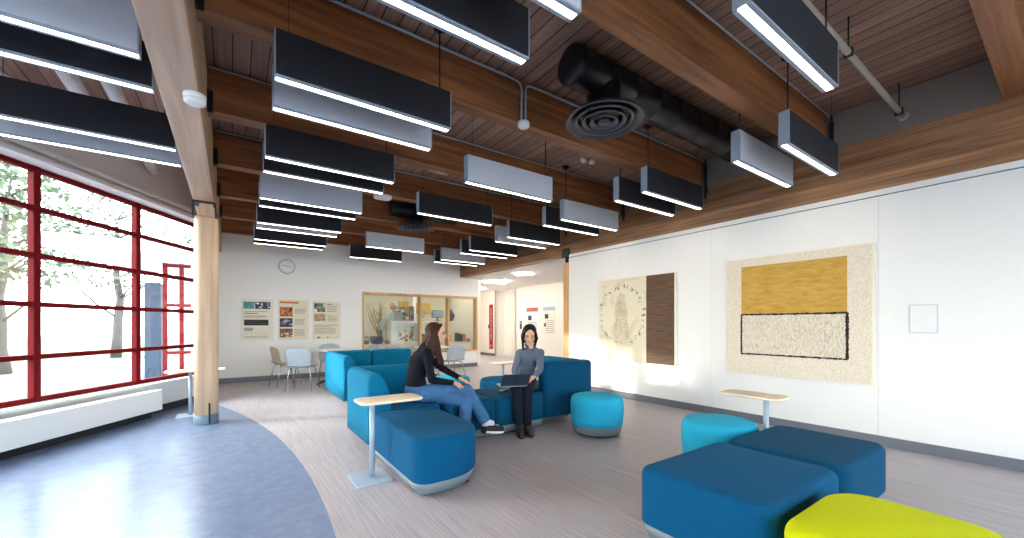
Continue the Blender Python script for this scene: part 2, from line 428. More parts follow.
# ------------------------------------------------------------------ columns
t = thing('timber_column', 'thick round pale timber column beside the red framed windows', 'column', (-.267, 6.42, 0))
b = B(); b.lathe([(.126, .12), (.126, 2.58), (.122, 2.62)], seg=40); b.bx(-.07, .07, -.07, .07, 2.6, 2.79); b.build('shaft', 'column', t)
b = B(); b.lathe([(.129, 0), (.130, .005), (.130, .12), (.126, .122)], seg=40); b.build('base_collar', 'collar', t)
b = B(); b.box((.035, -.128, .14), (.014, .03, .26), .28); b.build('base_fin', 'black', t)
b = B(); b.bx(-.14, .10, -.13, .13, 2.782, 2.797); b.bx(-.14, -.125, -.1, .1, 2.62, 2.79); b.bx(.088, .10, -.1, .1, 2.62, 2.79); b.bx(.088, .13, -.12, -.1, 2.6, 2.66); b.build('head_bracket', 'black', t)
t = thing('timber_post', 'slim square orange timber post at the end of the white art wall', 'column', (XW+.08, 5.97, 0))
b = B(); b.bx(-.075, .075, -.075, .075, 0, 2.50, 0, .004); b.build('shaft', 'post', t)
b = B(); b.bx(-.05, .05, -.05, .05, 2.50, 2.62, 0, .004); b.bx(-.105, .10, -.10, .10, 2.62, 2.72, 0, .006); b.bx(-.075, -.062, -.1, .1, 2.70, 2.79); b.build('head_bracket', 'black', t)

# ------------------------------------------------------------------ pendant panels
def pendant(mat):
    t = bpy.data.objects.new('pendant_light', None); C.objects.link(t); t.empty_display_size = .1
    b = B(); b.bx(.006, 1.214, -.0425, .0425, .012, .30, 0, .003); b.build('acoustic_panel', mat, t)
    b = B(); b.bx(0, .006, -.0435, .0435, .004, .301); b.bx(1.214, 1.22, -.0435, .0435, .004, .301); b.bx(.006, 1.214, -.0435, -.0205, .0, .012); b.bx(.006, 1.214, .0205, .0435, .0, .012); b.build('edge_frame', 'endcap', t)
    b = B(); b.bx(.012, 1.208, -.019, .019, .0, .011); b.build('light_strip', 'strip', t)
    return t
protoD, protoL = pendant('pdark'), pendant('plight')
used = {}
PX = {'G': .235, 'H': 2.13, 'I': 3.98, 'L': -1.66}
rows = {
 'G': [(1.49, 'l', .22), (1.92, 'd', .22), (2.95, 'd', .22), (3.37, 'l', .24), (4.39, 'd', .25), (4.81, 'd', .26), (5.84, 'l', .28), (6.23, 'd', .29), (7.26, 'd', .31), (7.67, 'l', .32), (8.70, 'd', .33), (9.13, 'd', .34)],
 'H': [(.97, 'd', 2.06), (3.90, 'l', 2.11), (5.37, 'd', 2.14), (8.24, 'l', 2.20), (9.72, 'd', 2.23)],
 'I': [(1.50, 'd', 3.95), (1.92, 'l', 3.97), (2.98, 'd', 3.99), (3.39, 'd', 3.98), (4.46, 'l', 4.03), (4.88, 'd', 4.03), (5.91, 'd', 4.05), (6.34, 'l', 4.07), (7.39, 'd', 4.09), (7.81, 'd', 4.10), (8.86, 'l', 4.12), (9.27, 'd', 4.13)],
 'L': [(2.1, 'd', -1.66), (3.17, 'l', -1.66), (3.59, 'd', -1.65), (4.69, 'd', -1.63), (5.12, 'l', -1.63)],
}
ords = ['nearest', 'second nearest', 'third nearest', 'fourth nearest', 'fifth nearest', 'sixth nearest', 'seventh nearest', 'eighth nearest', 'ninth nearest', 'tenth nearest', 'eleventh nearest', 'farthest']
rown = {'G': 'row beside the pale girder', 'H': 'sparse middle row', 'I': 'row beside the art wall', 'L': 'row over the window side'}
cnt = {'d': 0, 'l': 0}
for rk, lst in rows.items():
    for i, (y, k, x) in enumerate(lst):
        src = protoD if k == 'd' else protoL
        o = src if cnt[k] == 0 else copy_tree(src)
        cnt[k] += 1
        o.location = (x, y, 2.82)
        od = ords[i] if i < len(lst)-1 else 'farthest'
        tag(o, '%s hanging panel light, %s of the %s' % ('charcoal' if k == 'd' else 'light grey', od, rown[rk]), 'pendant light', 'panel lights, '+rown[rk])
# cables (each belongs to its light)
cm, cn = B(), B()
cm.tube([(0, 0, .30), (0, 0, ZC-2.82)], .006, 6); cab = cm.build('cable', 'blackplastic')
cn.lathe([(.05, ZC-2.82-.002), (.05, ZC-2.82-.02), (.03, ZC-2.82-.032)], seg=20); cano = cn.build('ceiling_canopy', 'blackplastic')
first = True
for o in [x for x in bpy.data.objects if x.name.startswith('pendant_light')]:
    right = (o.location.x < 3.5)
    ends = (1.14, .08) if right else (.08, 1.14)
    for j, xx in enumerate(ends):
        c = cab if first else cab.copy()
        if not first: C.objects.link(c)
        c.parent = o; c.location = (xx, 0, 0); c.scale = (1, 1, 1) if j == 0 else (.35, .35, 1)
        if j == 0:
            d = cano if first else cano.copy()
            if not first: C.objects.link(d)
            d.parent = o; d.location = (xx, 0, 0)
        first = False

# ------------------------------------------------------------------ ducts
def duct(label, xd, yd, x0, x1, zc, r, zneck):
    t = thing('air_duct', label, 'duct', (xd, yd, zneck), 0)
    b = B()
    pts = [(x0-xd, 0, zc-zneck)]; rs = [r]
    b.rings([[(x-xd, rr*math.cos(2*PI*k/36), zc-zneck+rr*math.sin(2*PI*k/36)) for k in range(36)] for x, rr in
        [(x0, r*.97), (x0+.01, r), (x0+.02, r*1.03), (x0+.05, r*1.03), (x0+.055, r)] + sum([[(x0+.35*q, r), (x0+.35*q+.005, r*1.012), (x0+.35*q+.02, r*1.012), (x0+.35*q+.025, r)] for q in range(1, int((x1-x0)/.35))], []) + [(x1, r)]])
    b.build('main_duct', 'duct', t)
    for q in range(1, 4):
        xx = x0+(x1-x0)*q/4+.1
        b = B(); b.tube([(xx-xd, 0, zc-zneck+r), (xx-xd, 0, ZC-zneck)], .008, 6); b.build('hanger', 'black', t)
    b = B(); b.lathe([(.152, .02), (.152, .12), (.158, .125), (.158, .145), (.152, .15), (.152, zc-zneck)], seg=32, cap0=False, cap1=False); b.build('neck', 'duct', t)
    b = B(); b.lathe([(.345, .0), (.35, .012), (.30, .045), (.20, .075), (.152, .085), (.148, .075), (.20, .06), (.29, .03), (.335, .0)], seg=48, closed=True); b.build('diffuser_rim', 'greyduct', t)
    for rr, zz in ((.265, .005), (.195, .0), (.125, -.005)):
        b = B(); b.lathe([(rr, zz), (rr+.005, zz+.004), (rr-.045, zz+.045), (rr-.052, zz+.042), (rr-.016, zz)], seg=44, closed=True); b.build('diffuser_ring', 'greyduct', t)
    b = B(); b.lathe([(.002, -.012), (.045, -.008), (.055, .0), (.03, .03), (.002, .035)], seg=28); b.build('diffuser_core', 'greyduct', t)
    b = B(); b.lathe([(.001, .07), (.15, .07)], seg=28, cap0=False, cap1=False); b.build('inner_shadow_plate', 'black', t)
MT['greyduct'] = plain('diffuser_dark_metal', (66, 70, 80), .35, .5)
duct('large black round air duct with ringed diffuser, overhead near the camera', 2.75, 2.48, 2.33, XW+.055, 3.45, .158, 3.08)
duct('smaller looking black air duct with ringed diffuser, far over the posters', 2.91, 7.10+.3, 2.42, 3.75, 3.42, .13, 3.10)

# ------------------------------------------------------------------ ceiling devices
def device(name, label, cat, loc, prof, mat, seg=28):
    b = B(); b.lathe(prof, seg=seg); o = b.build(name, mat); o.location = loc
    return tag(o, label, cat)
t = thing('smoke_detector', 'round white smoke detector under the pale girder', 'smoke detector', (-.205, 3.43, 2.80))
b = B(); b.lathe([(.062, 0), (.064, -.01), (.062, -.035)], seg=28); b.build('base', 'white', t)
b = B(); b.lathe([(.062, -.035), (.06, -.055), (.045, -.066), (.012, -.07)], seg=28); b.build('cover', 'white', t)
t = thing('smoke_detector', 'small white detector hanging where two conduits drop over a crossbeam', 'smoke detector', (2.30, 3.09, 3.21))
b = B(); b.lathe([(.05, -.005), (.058, -.02), (.056, -.05), (.035, -.068), (.01, -.07)], seg=24); b.build('cover', 'white', t)
b = B(); b.tube([(-.025, 0, 0), (-.025, 0, .30), (-.04, 0, .345), (-.08, 0, .365), (-.2, 0, .37)], .009, 8); b.tube([(.025, 0, 0), (.025, 0, .30), (.04, 0, .345), (.08, 0, .365), (.2, 0, .37)], .009, 8); b.build('conduit_drop', 'greymetal', t)
deck_conduit('long thin grey conduit along a crossbeam, left of the hanging detector', [(-.18, 3.09, 3.58), (2.1, 3.09, 3.58)])
deck_conduit('thin grey conduit along a crossbeam, right of the hanging detector', [(2.5, 3.09, 3.58), (5.5, 3.09, 3.58)])
deck_conduit('thin conduit along the second crossbeam from the top of the view', [(-.18, 4.56, 3.60), (5.5, 4.56, 3.60)], .008)
deck_conduit('thin conduit along the crossbeam nearest the camera', [(.9, 1.64, 3.60), (5.5, 1.64, 3.60)], .008)
deck_conduit('thin conduit along the crossbeam over the dark duct end', [(-.18, 6.01, 3.60), (5.5, 6.01, 3.60)], .008)
t = thing('wireless_access_point', 'white oval access point under a far crossbeam', 'access point', (1.88, 6.11, 3.215))
b = B(); b.cushion(rrect(-.13, .13, -.11, .11, .08), -.045, 0, .012, .02); b.build('cover', 'white', t)
t = thing('ceiling_speaker', 'square pale ceiling speaker plate with round grille between crossbeams', 'speaker', (2.62, 5.65, ZC))
b = B(); b.bx(-.17, .17, -.13, .13, -.02, 0, 0, .004); b.build('plate', 'trimwood', t)
b = B(); b.lathe([(.085, -.02), (.085, -.028), (.05, -.032), (.01, -.033)], seg=28); b.build('grille', 'plight', t)
for (x, y, lb) in ((4.10, 4.08, 'small white cylinder sensor on deck, left of a close pair'), (4.24, 4.05, 'small white cylinder sensor on deck, right of a close pair')):
    t = thing('ceiling_sensor', lb, 'sensor', (x, y, ZC), 0, 'pair of sensors')
    b = B(); b.lathe([(.045, 0), (.045, -.05), (.035, -.06), (.01, -.062)], seg=20); b.build('body', 'white', t)
t = thing('sprinkler_pipe', 'pale round sprinkler pipe crossing below the deck, top right', 'pipe', (0, 0, 0))
b = B(); b.tube([(2.0, 1.04, 3.35), (3.2, 1.04, 3.35), (XW+.06, 1.04, 3.35)], .023, 14); b.build('pipe', 'pipepaint', t)
b = B(); b.tube([(XW+.02, 1.04, 3.35), (XW+.045, 1.04, 3.35)], .048, 18); b.build('wall_flange', 'pipepaint', t)
for xx in (3.9, 5.38):
    b = B(); b.tube([(xx, 1.04, 3.38), (xx, 1.04, ZC)], .006, 6); b.box((xx, 1.04, 3.35), (.03, .066, .066), 0, 0, .01); b.build('hanger', 'black', t)
for k, (x, y0) in enumerate(((-1.15, 5.9), (-.88, 6.3))):
    b = B(); b.tube([(x, 2.5, 3.42), (x, 6.85+.47*k, 3.36)], .062, 16)
    tag(b.build('round_pipe', 'soffit'), 'grey round pipe running into the window head, %s of two' % ('left' if k == 0 else 'right'), 'pipe', 'pipes over the window side')

# ------------------------------------------------------------------ upholstered pieces
def plinth(b, poly, z0=.022, z1=.108):
    rg = []
    for d, z in ((.045, z0), (.034, z0+.01), (.018, z0+.045), (.006, z1), (.03, z1+.006)):
        q = inset(poly, d); rg.append([(x, y, z) for x, y in q])
    b.rings(rg); return b
def inset(poly, d):
    n = len(poly); out = []
    for i in range(n):
        t = Vector((poly[(i+1) % n][0]-poly[i-1][0], poly[(i+1) % n][1]-poly[i-1][1])).normalized()
        out.append((poly[i][0]-t.y*d, poly[i][1]+t.x*d))
    return out
def feet(t, pts):
    for p in pts:
        b = B(); b.lathe([(.022, 0), (.025, .004), (.025, .03)], c=(p[0], p[1], 0), seg=14); b.build('foot', 'blackplastic', t)
def seat_module(name, label, cat, poly, mat, zt=.432, group=None, backs=(), bmat='backteal', crown=.012, r=.05, org=None, bw=.19, bh=.785):
    cx = sum(p[0] for p in poly)/len(poly); cy = sum(p[1] for p in poly)/len(poly)
    t = thing(name, label, cat, (cx, cy, 0), 0, group)
    pl = shift(poly, -cx, -cy)
    b = B(); b.cushion(pl, .112, zt, r, .012, crown); b.build('seat', mat, t)
    b = B(); plinth(b, pl); b.build('plinth', 'silver', t)
    for (x0, x1, y0, y1, rr) in backs:
        q = rrect(x0-cx, x1-cx, y0-cy, y1-cy, .068)
        b = B(); b.cushion(q, .112, bh, .055, .012, .004); b.build('backrest', bmat, t)
    x0 = min(p[0] for p in pl); x1 = max(p[0] for p in pl); y0 = min(p[1] for p in pl); y1 = max(p[1] for p in pl)
    f = .16
    feet(t, [(x0+f, y0+f), (x1-f, y0+f), (x0+f, y1-f), (x1-f, y1-f)])
    return t
def wedge_arm(t, x0, y0, y1, mat, h=.785):
    ox, oy = t.location.x, t.location.y
    pr = [(0, .112), (.0, .30), (.0, .50), (.0, .71), (.012, .752), (.04, .780), (.08, .786), (.115, .776), (.15, .745), (.182, .69), (.208, .61), (.226, .52), (.236, .43), (.238, .30), (.238, .112)]
    cx_, cz_ = .11, .44
    b = B(); rg = []
    for y, k in ((y0, .035), (y0+.008, .016), (y0+.028, .003), (y0+.05, 0), ((y0+y1)/2, 0), (y1-.05, 0), (y1-.028, .003), (y1-.008, .016), (y1, .035)):
        ring = []
        for x, z in pr:
            dx, dz = cx_-x, cz_-z; ln = math.hypot(dx, dz)
            ring.append((x0-ox+x+dx/ln*k, y-oy, z+(dz/ln*k if z > .2 else 0)))
        rg.append(ring)
    b.rings(rg); o = b.build('armrest', mat, t); return o
SG = 'front sofa modules'
seat_module('chaise_seat', 'deep blue rounded chaise seat nearest the camera, beside the small table', 'sofa', rrect(1.06, 1.69, 2.67, 3.84, (.38, .06, .06, .12), 8), 'seatblue', group=SG)
bw = .19
tA = seat_module('corner_sofa', 'teal high-backed corner sofa module behind the woman in black', 'sofa', rrect(1.055+bw, 1.80, 3.85, 4.72-bw, .06), 'seatblue', group=SG,
            backs=[(1.10, 1.83, 4.74-bw, 4.74, .03)]); wedge_arm(tA, 1.055, 3.88, 4.74, 'backteal')
seat_module('bench_seat', 'petrol blue backless bench module under the crossed legs', 'sofa', rrect(1.81, 2.425, 3.76, 4.50, .06), 'navy', group=SG)
seat_module('bench_seat', 'petrol blue backless bench module holding the phone', 'sofa', rrect(2.43, 3.13, 3.76, 4.50, .06), 'navy', group=SG)
seat_module('corner_sofa', 'petrol blue high-backed corner sofa module right of the woman with laptop', 'sofa', rrect(3.14, 3.96-bw, 3.76+bw, 4.72, .06), 'navy', group=SG,
            backs=[(3.14, 3.96, 3.76, 3.76+bw, .05), (3.96-bw, 3.96, 3.76+bw, 4.74, .05)], bmat='navy')
SB = 'rear sofa modules'
tA = seat_module('corner_sofa', 'teal high-backed corner sofa module farther back by the dining chairs', 'sofa', rrect(1.36+bw, 2.14, 6.95, 7.80-bw, .06), 'seatblue', group=SB,
            backs=[(1.42, 2.15, 7.80-bw, 7.80, .03)]); wedge_arm(tA, 1.36, 6.32, 7.80, 'backteal')
seat_module('bench_seat', 'rear sofa seat module along the far side arm', 'sofa', rrect(1.605, 2.14, 6.32, 6.94, .06), 'seatblue', group=SB)
seat_module('armless_sofa', 'teal armless sofa module ending the rear sofa behind the woman in black', 'sofa', rrect(2.16, 2.92, 7.05, 7.80-bw, .06), 'seatblue', group=SB,
            backs=[(2.16, 2.92, 7.80-bw, 7.80, .04)])
seat_module('large_ottoman', 'large blue square bench ottoman at the lower right, next to the lime one', 'ottoman', rrect(1.93, 2.84, .78, 1.50, .09), 'seatblue', group='blue bench ottomans', r=.05)
seat_module('large_ottoman', 'dark blue square bench ottoman at right, nearer the wall', 'ottoman', rrect(2.86, 3.73, .77, 1.47, .10), 'navy', group='blue bench ottomans', r=.05)
seat_module('rounded_ottoman', 'bright lime yellow rounded ottoman in the lower right corner', 'ottoman', rrect(1.835, 2.56, .10, .745, (.2, .2, .16, .16), 10), 'lime', crown=.02, r=.07)
def round_ottoman(label, x, y, r, mat, rz=0, ry=None):
    t = thing('round_ottoman', label, 'ottoman', (x, y, 0), rz)
    ry = ry or r
    def ring(k, z): return [(r*k*math.cos(2*PI*i/44), ry*k*math.sin(2*PI*i/44), z) for i in range(44)]
    b = B(); b.rings([ring(k, z) for k, z in ((.93, .115), (.955, .12), (.975, .18), (1.0, .27), (1.0, .34), (.985, .385), (.95, .418), (.89, .436), (.75, .446), (.45, .455), (.12, .458))]); b.build('cushion', mat, t)
    b = B(); b.rings([ring(k, z) for k, z in ((.80, .022), (.86, .026), (.90, .06), (.935, .112), (.93, .118))]); b.build('plinth', 'silver', t)
    feet(t, [(r*.55*math.cos(q), ry*.55*math.sin(q)) for q in (.8, 2.4, 3.9, 5.5)])
round_ottoman('bright aqua round ottoman in front of the dark corner sofa', 3.46, 3.23, .303, 'aqua')
round_ottoman('aqua round ottoman partly hidden behind the large blue bench ottomans', 3.42, 1.79, .300, 'aqua')
round_ottoman('pale aqua round ottoman behind the woman in black', 2.83, 5.72, .30, 'aqua')
round_ottoman('blue round ottoman behind the laptop', 3.36, 5.12, .31, 'seatblue')

# ------------------------------------------------------------------ small tables
def laptop_table(label, px, py, x0, x1, y0, y1, base, zt=.63, group='small laptop tables'):
    t = thing('side_table', label, 'side table', (px, py, 0), 0, group)
    b = B(); b.cushion(shift(rrect(x0, x1, y0, y1, .07, 8), -px, -py), zt-.022, zt, .006, .01); b.build('tabletop', 'top', t)
    b = B(); b.tube([(0, 0, .012), (0, 0, zt-.022)], .021, 16); b.tube([(0, 0, zt-.03), (0, 0, zt-.021)], .05, 16); b.build('pole', 'greymetal', t)
    b = B(); b.cushion(shift(rrect(*base, .02), -px, -py), .0, .012, .003, .002); b.build('base_plate', 'greymetal', t)
laptop_table('pale topped side table with a thin grey pole beside the near chaise', .94, 3.34, .83, 1.36, 3.24, 3.54, (.78, 1.07, 3.17, 3.50))
laptop_table('pale topped side table near the art wall, behind the blue ottomans', 3.80, 1.58, 3.70, 3.99, 1.45, 1.96, (3.70, 3.98, 1.49, 1.80))
laptop_table('pale topped side table behind the laptop, near the corridor', 3.70, 5.55, 3.50, 4.02, 5.40, 5.70, (3.68, 3.98, 5.42, 5.68))
laptop_table('pale topped side table behind the round timber column', -.47, 7.08, -.74, -.08, 6.92, 7.24, (-.62, -.3, 6.92, 7.22), group='small laptop tables')

# ------------------------------------------------------------------ chairs and dining tables
def chair(mat):
    t = bpy.data.objects.new('shell_chair', None); C.objects.link(t); t.empty_display_size = .1
    # faces +Y ; back at -Y
    def back(u, v):
        x = (u-.5)*2; w = .245 if v < .75 else .245-.05*((v-.75)/.25)
        z = .47+.34*v; y = -.20-.06*v + .05*x*x
        return Vector((x*w*(1-.12*(1-v)), y, z - .035*abs(x)**3*(v)))
    b = B(); b.grid(back, 14, 10, .012)
    b.build('backrest', mat, t)
    def seat(u, v):
        x = (u-.5)*2
        y = -.21+.43*v
        z = .455+.018*x*x + (.04*(1-v/.15)**2 if v < .15 else 0) - (.03*((v-.85)/.15)**2 if v > .85 else 0)
        return Vector((x*.225*(1-.1*v), y, z))
    b = B(); b.grid(seat, 12, 12, .012); b.build('seat', mat, t)
    for sx in (-1, 1):
        for sy in (-1, 1):
            b = B(); b.tube([(sx*.13, sy*.10, .44), (sx*.17, sy*.15, .42), (sx*.19, sy*.165, .36), (sx*.235, sy*.235, .012)], .0105, 10)
            b.tube([(sx*.235, sy*.235, 0), (sx*.235, sy*.235, .02)], .014, 10); b.build('leg', 'chromec', t)
    b = B(); b.bx(-.14, .14, -.12, .12, .435, .447); b.build('seat_frame', 'greymetal', t)
    return t
MT['shellgrey'] = plain('shell_blue_grey', (176, 186, 194), .35, var=.03)
MT['shellbeige'] = plain('shell_beige', (176, 164, 140), .4, var=.04)
CH = 'shell chairs round the tables'
c1 = chair('shellgrey'); c1.location = (1.12, 8.64, 0); c1.rotation_euler = (0, 0, -.45); tag(c1, 'pale blue-grey shell chair with its back to the camera, left of the rear sofa', 'chair', CH)
c2 = chair('shellbeige'); c2.location = (.90, 9.38, 0); c2.rotation_euler = (0, 0, -1.35); tag(c2, 'beige shell chair standing nearest the back wall posters', 'chair', CH)
for (x, y, rz, lb) in ((1.85, 9.95, 3.0, 'grey shell chair behind the round table, far side by the wall'), (2.42, 9.2, 1.75, 'grey shell chair just showing over the rear sofa, right of the table'),
                       (4.02, 8.10, .12, 'pale grey shell chair right of the woman in black, facing the glass case'), (3.15, 8.75, -1.1, 'grey shell chair mostly hidden behind the woman in black')):
    c = copy_tree(c1); c.location = (x, y, 0); c.rotation_euler = (0, 0, rz); tag(c, lb, 'chair', CH)
for (x, y, r, lb) in ((1.72, 9.25, .45, 'round white cafe table in front of the wall posters'), (3.92, 8.95, .42, 'round white cafe table in front of the glass display')):
    t = thing('cafe_table', lb, 'table', (x, y, 0), 0, 'round cafe tables')
    b = B(); b.lathe([(r-.01, .705), (r, .71), (r, .728), (r-.006, .733), (.01, .733)], seg=44); b.build('tabletop', 'white', t)
    b = B(); b.tube([(0, 0, .03), (0, 0, .705)], .03, 16); b.build('pole', 'black', t)
    for q in range(4):
        an = q*PI/2+.5; d = (math.cos(an), math.sin(an))
        b = B(); b.tube([(0, 0, .06), (d[0]*.15, d[1]*.15, .05), (d[0]*.32, d[1]*.32, .02)], [.022, .018, .013], 10); b.tube([(d[0]*.31, d[1]*.31, 0), (d[0]*.31, d[1]*.31, .02)], .015, 8); b.build('foot', 'black', t)

# ------------------------------------------------------------------ heater cabinet
for k in range(2):
    s1 = .83 - 3.6*k; s0 = s1-3.58
    t = thing('convector_cabinet', 'long white convector cabinet under the windows%s' % (', ending by the column' if k == 0 else ', the nearer one to the camera'), 'heater', fac(s1, .12), FROT, 'convector cabinets')
    b = B(); b.box((-1.79, -.09, .235), (3.58, .16, .27), 0, 0, .008); b.build('cabinet', 'white', t)
    b = B()
    for q in range(58): b.box((-.1-q*.06, -.09, .371), (.035, .10, .004))
    b.build('grille', 'soffit', t)
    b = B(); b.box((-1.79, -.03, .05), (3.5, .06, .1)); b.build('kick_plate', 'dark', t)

# ------------------------------------------------------------------ artwork
def art_nodes(name):
    m, nt, b = newmat(name); tc = N(nt, 'ShaderNodeTexCoord'); return m, nt, b, tc
def canvas_mat(name, base, spot, sc, thr, rough=.8):
    m, nt, b, tc = art_nodes(name)
    mp = N(nt, 'ShaderNodeMapping'); mp.inputs['Scale'].default_value = sc; nt.links.new(tc.outputs['Object'], mp.inputs['Vector'])
    no = N(nt, 'ShaderNodeTexNoise'); no.inputs['Scale'].default_value = 1; no.inputs['Detail'].default_value = 3
    nt.links.new(mp.outputs[0], no.inputs['Vector'])
    cr = N(nt, 'ShaderNodeValToRGB'); cr.color_ramp.elements[0].position = thr[0]; cr.color_ramp.elements[1].position = thr[1]
    cr.color_ramp.elements[0].color = lin(base); cr.color_ramp.elements[1].color = lin(spot)
    nt.links.new(no.outputs['Fac'], cr.inputs[0]); nt.links.new(cr.outputs[0], b.inputs['Base Color']); b.inputs['Roughness'].default_value = rough
    return m
MT['cream1'] = canvas_mat('art_cream', (232, 222, 198), (206, 192, 164), (3, 5, 5), (.5, .8))
def figure_canvas():
    m = MT['cream1']; nt = m.node_tree; b = nt.nodes['Principled BSDF']; base = b.inputs['Base Color'].links[0].from_socket
    tc = N(nt, 'ShaderNodeTexCoord'); sx = N(nt, 'ShaderNodeSeparateXYZ'); nt.links.new(tc.outputs['Object'], sx.inputs[0])
    def ma(op, a, c):
        n = N(nt, 'ShaderNodeMath', operation=op)
        for k, v in enumerate((a, c)):
            if v is None: continue
            if isinstance(v, (int, float)): n.inputs[k].default_value = v
            else: nt.links.new(v, n.inputs[k])
        return n.outputs[0]
    def ell(cy, cz, ry, rz):
        dy = ma('DIVIDE', ma('SUBTRACT', sx.outputs[1], cy), ry); dz = ma('DIVIDE', ma('SUBTRACT', sx.outputs[2], cz), rz)
        return ma('MAXIMUM', ma('SUBTRACT', 1.0, ma('ADD', ma('MULTIPLY', dy, dy), ma('MULTIPLY', dz, dz))), 0.0)
    f = ma('MAXIMUM', ell(.27, .36, .10, .10), ma('MAXIMUM', ell(.27, .13, .15, .26), ell(.27, -.22, .19, .34)))
    f = ma('MINIMUM', ma('MULTIPLY', f, 3.0), 1.0)
    f = ma('MAXIMUM', f, ma('MULTIPLY', ell(.27, -.5, .5, .2), .45))
    mp = N(nt, 'ShaderNodeMapping'); mp.inputs['Scale'].default_value = (40, 75, 60); nt.links.new(tc.outputs['Object'], mp.inputs['Vector'])
    no = N(nt, 'ShaderNodeTexNoise'); no.inputs['Scale'].default_value = 1; no.inputs['Detail'].default_value = 4; no.inputs['Distortion'].default_value = 1.5; nt.links.new(mp.outputs[0], no.inputs['Vector'])
    th = N(nt, 'ShaderNodeMapRange'); th.inputs[1].default_value = .46; th.inputs[2].default_value = .58; nt.links.new(no.outputs['Fac'], th.inputs[0])
    k = ma('MULTIPLY', ma('MULTIPLY', th.outputs[0], f), .85)
    mx = N(nt, 'ShaderNodeMix', data_type='RGBA'); mx.inputs[7].default_value = lin((160, 140, 108)); nt.links.new(k, mx.inputs[0]); nt.links.new(base, mx.inputs[6]); nt.links.new(mx.outputs[2], b.inputs['Base Color'])
figure_canvas()
MT['brownart'] = canvas_mat('art_brown', (116, 86, 62), (78, 60, 50), (4, 5, 60), (.3, .7))
MT['weave'] = canvas_mat('art_weave', (236, 224, 206), (202, 182, 162), (14, 110, 40), (.42, .85))
MT['weave2'] = canvas_mat('art_weave_fine', (232, 220, 200), (170, 150, 136), (12, 130, 30), (.42, .8))
MT['ochre'] = canvas_mat('art_ochre', (206, 164, 76), (184, 138, 52), (9, 9, 40), (.4, .75))
MT['ink'] = canvas_mat('art_ink', (34, 32, 34), (96, 88, 82), (30, 40, 40), (.5, .8))
MT['glyph'] = plain('art_glyph', (150, 138, 112), .9, var=.3, scale=30)
MT['glyph2'] = plain('art_glyph_pale', (204, 188, 160), .9, var=.2, scale=30)
MT['canvasedge'] = plain('art_frame_edge', (236, 226, 212), .6, var=.02)
t = thing('wall_artwork', 'mixed artwork of a glyph figure beside a brown band', 'artwork', (XW, 4.27, 1.34), 0, 'large square artworks')
# local: y along wall (left in view = +y), z up, face at x = -0.045
b = B(); b.bx(-.04, -.002, -.765, .765, -.71, .71); b.build('frame', 'canvasedge', t)
b = B(); b.bx(-.045, -.040, -.24, .755, -.70, .70); b.build('cream_canvas', 'cream1', t)
b = B(); b.bx(-.045, -.040, -.755+.02, -.24, -.70, .70); b.build('brown_band', 'brownart', t)
random.seed(3)
b = B()
cy, cz = .27, .08
for i in range(26):       # arc of dark glyph strokes
    an = math.radians(-60+300*i/25); rr = .46+random.uniform(-.02, .02)
    yy, zz = cy+rr*.98*math.cos(an), cz+rr*1.05*math.sin(an)
    if yy < -.2 or yy > .73: continue
    for q in range(random.choice((1, 2, 2, 3))):
        oy, oz = random.uniform(-.03, .03), random.uniform(-.03, .03)
        rot = Euler((an-PI/2+random.uniform(-.5, .5), 0, 0)).to_matrix()
        b.box((-.0456, yy+oy, zz+oz), (.0016, random.choice((.008, .012, .03)), random.choice((.05, .03, .012, .06))), rot=rot)
b.build('dark_glyphs', 'glyph', t)
t = thing('wall_artwork', 'woven artwork with an ochre block over a black outlined rectangle', 'artwork', (XW, 1.995, 1.365), 0, 'large square artworks')
b = B(); b.bx(-.045, -.002, -.755, .755, -.745, .745); b.build('frame', 'canvasedge', t)
b = B(); b.bx(-.05, -.045, -.735, .745, -.735, .735); b.build('woven_canvas', 'weave', t)
b = B(); b.bx(-.0515, -.050, 1.464-1.995, 2.56-1.995, .017, .635); b.build('ochre_block', 'ochre', t)
y0, y1, z0, z1 = 1.464-1.995, 2.56-1.995, .878-1.365, .017
b = B(); b.bx(-.0512, -.05, y0, y1, z0, z1); b.build('outlined_panel', 'weave2', t)
random.seed(5); b = B()
def rough_line(p, q, w):
    n = 46
    for i in range(n):
        f = (i+.5)/n; yy = p[0]+(q[0]-p[0])*f; zz = p[1]+(q[1]-p[1])*f
        ln = math.hypot(q[0]-p[0], q[1]-p[1])/n*1.3; ww = w*random.uniform(.6, 1.1)
        if abs(q[0]-p[0]) > abs(q[1]-p[1]): b.box((-.0519, yy, zz+random.uniform(-.002, .002)), (.0012, ln, ww))
        else: b.box((-.0519, yy+random.uniform(-.002, .002), zz), (.0012, ww, ln))
rough_line((y0, z1), (y1, z1), .024); rough_line((y0, z0), (y1, z0), .022); rough_line((y0, z0), (y0, z1), .032); rough_line((y1, z0), (y1, z1), .024)
b.build('black_outline', 'ink', t)
t = thing('wall_plaque', 'small plain white plaque on the art wall at the right edge', 'plaque', (XW, .89, 1.30))
b = B(); b.bx(-.012, 0, -.1, .1, -.13, .15, 0, .003); b.build('backing', 'plight', t)
b = B(); b.bx(-.014, -.012, -.09, .09, -.12, .14); b.build('face', 'white', t)

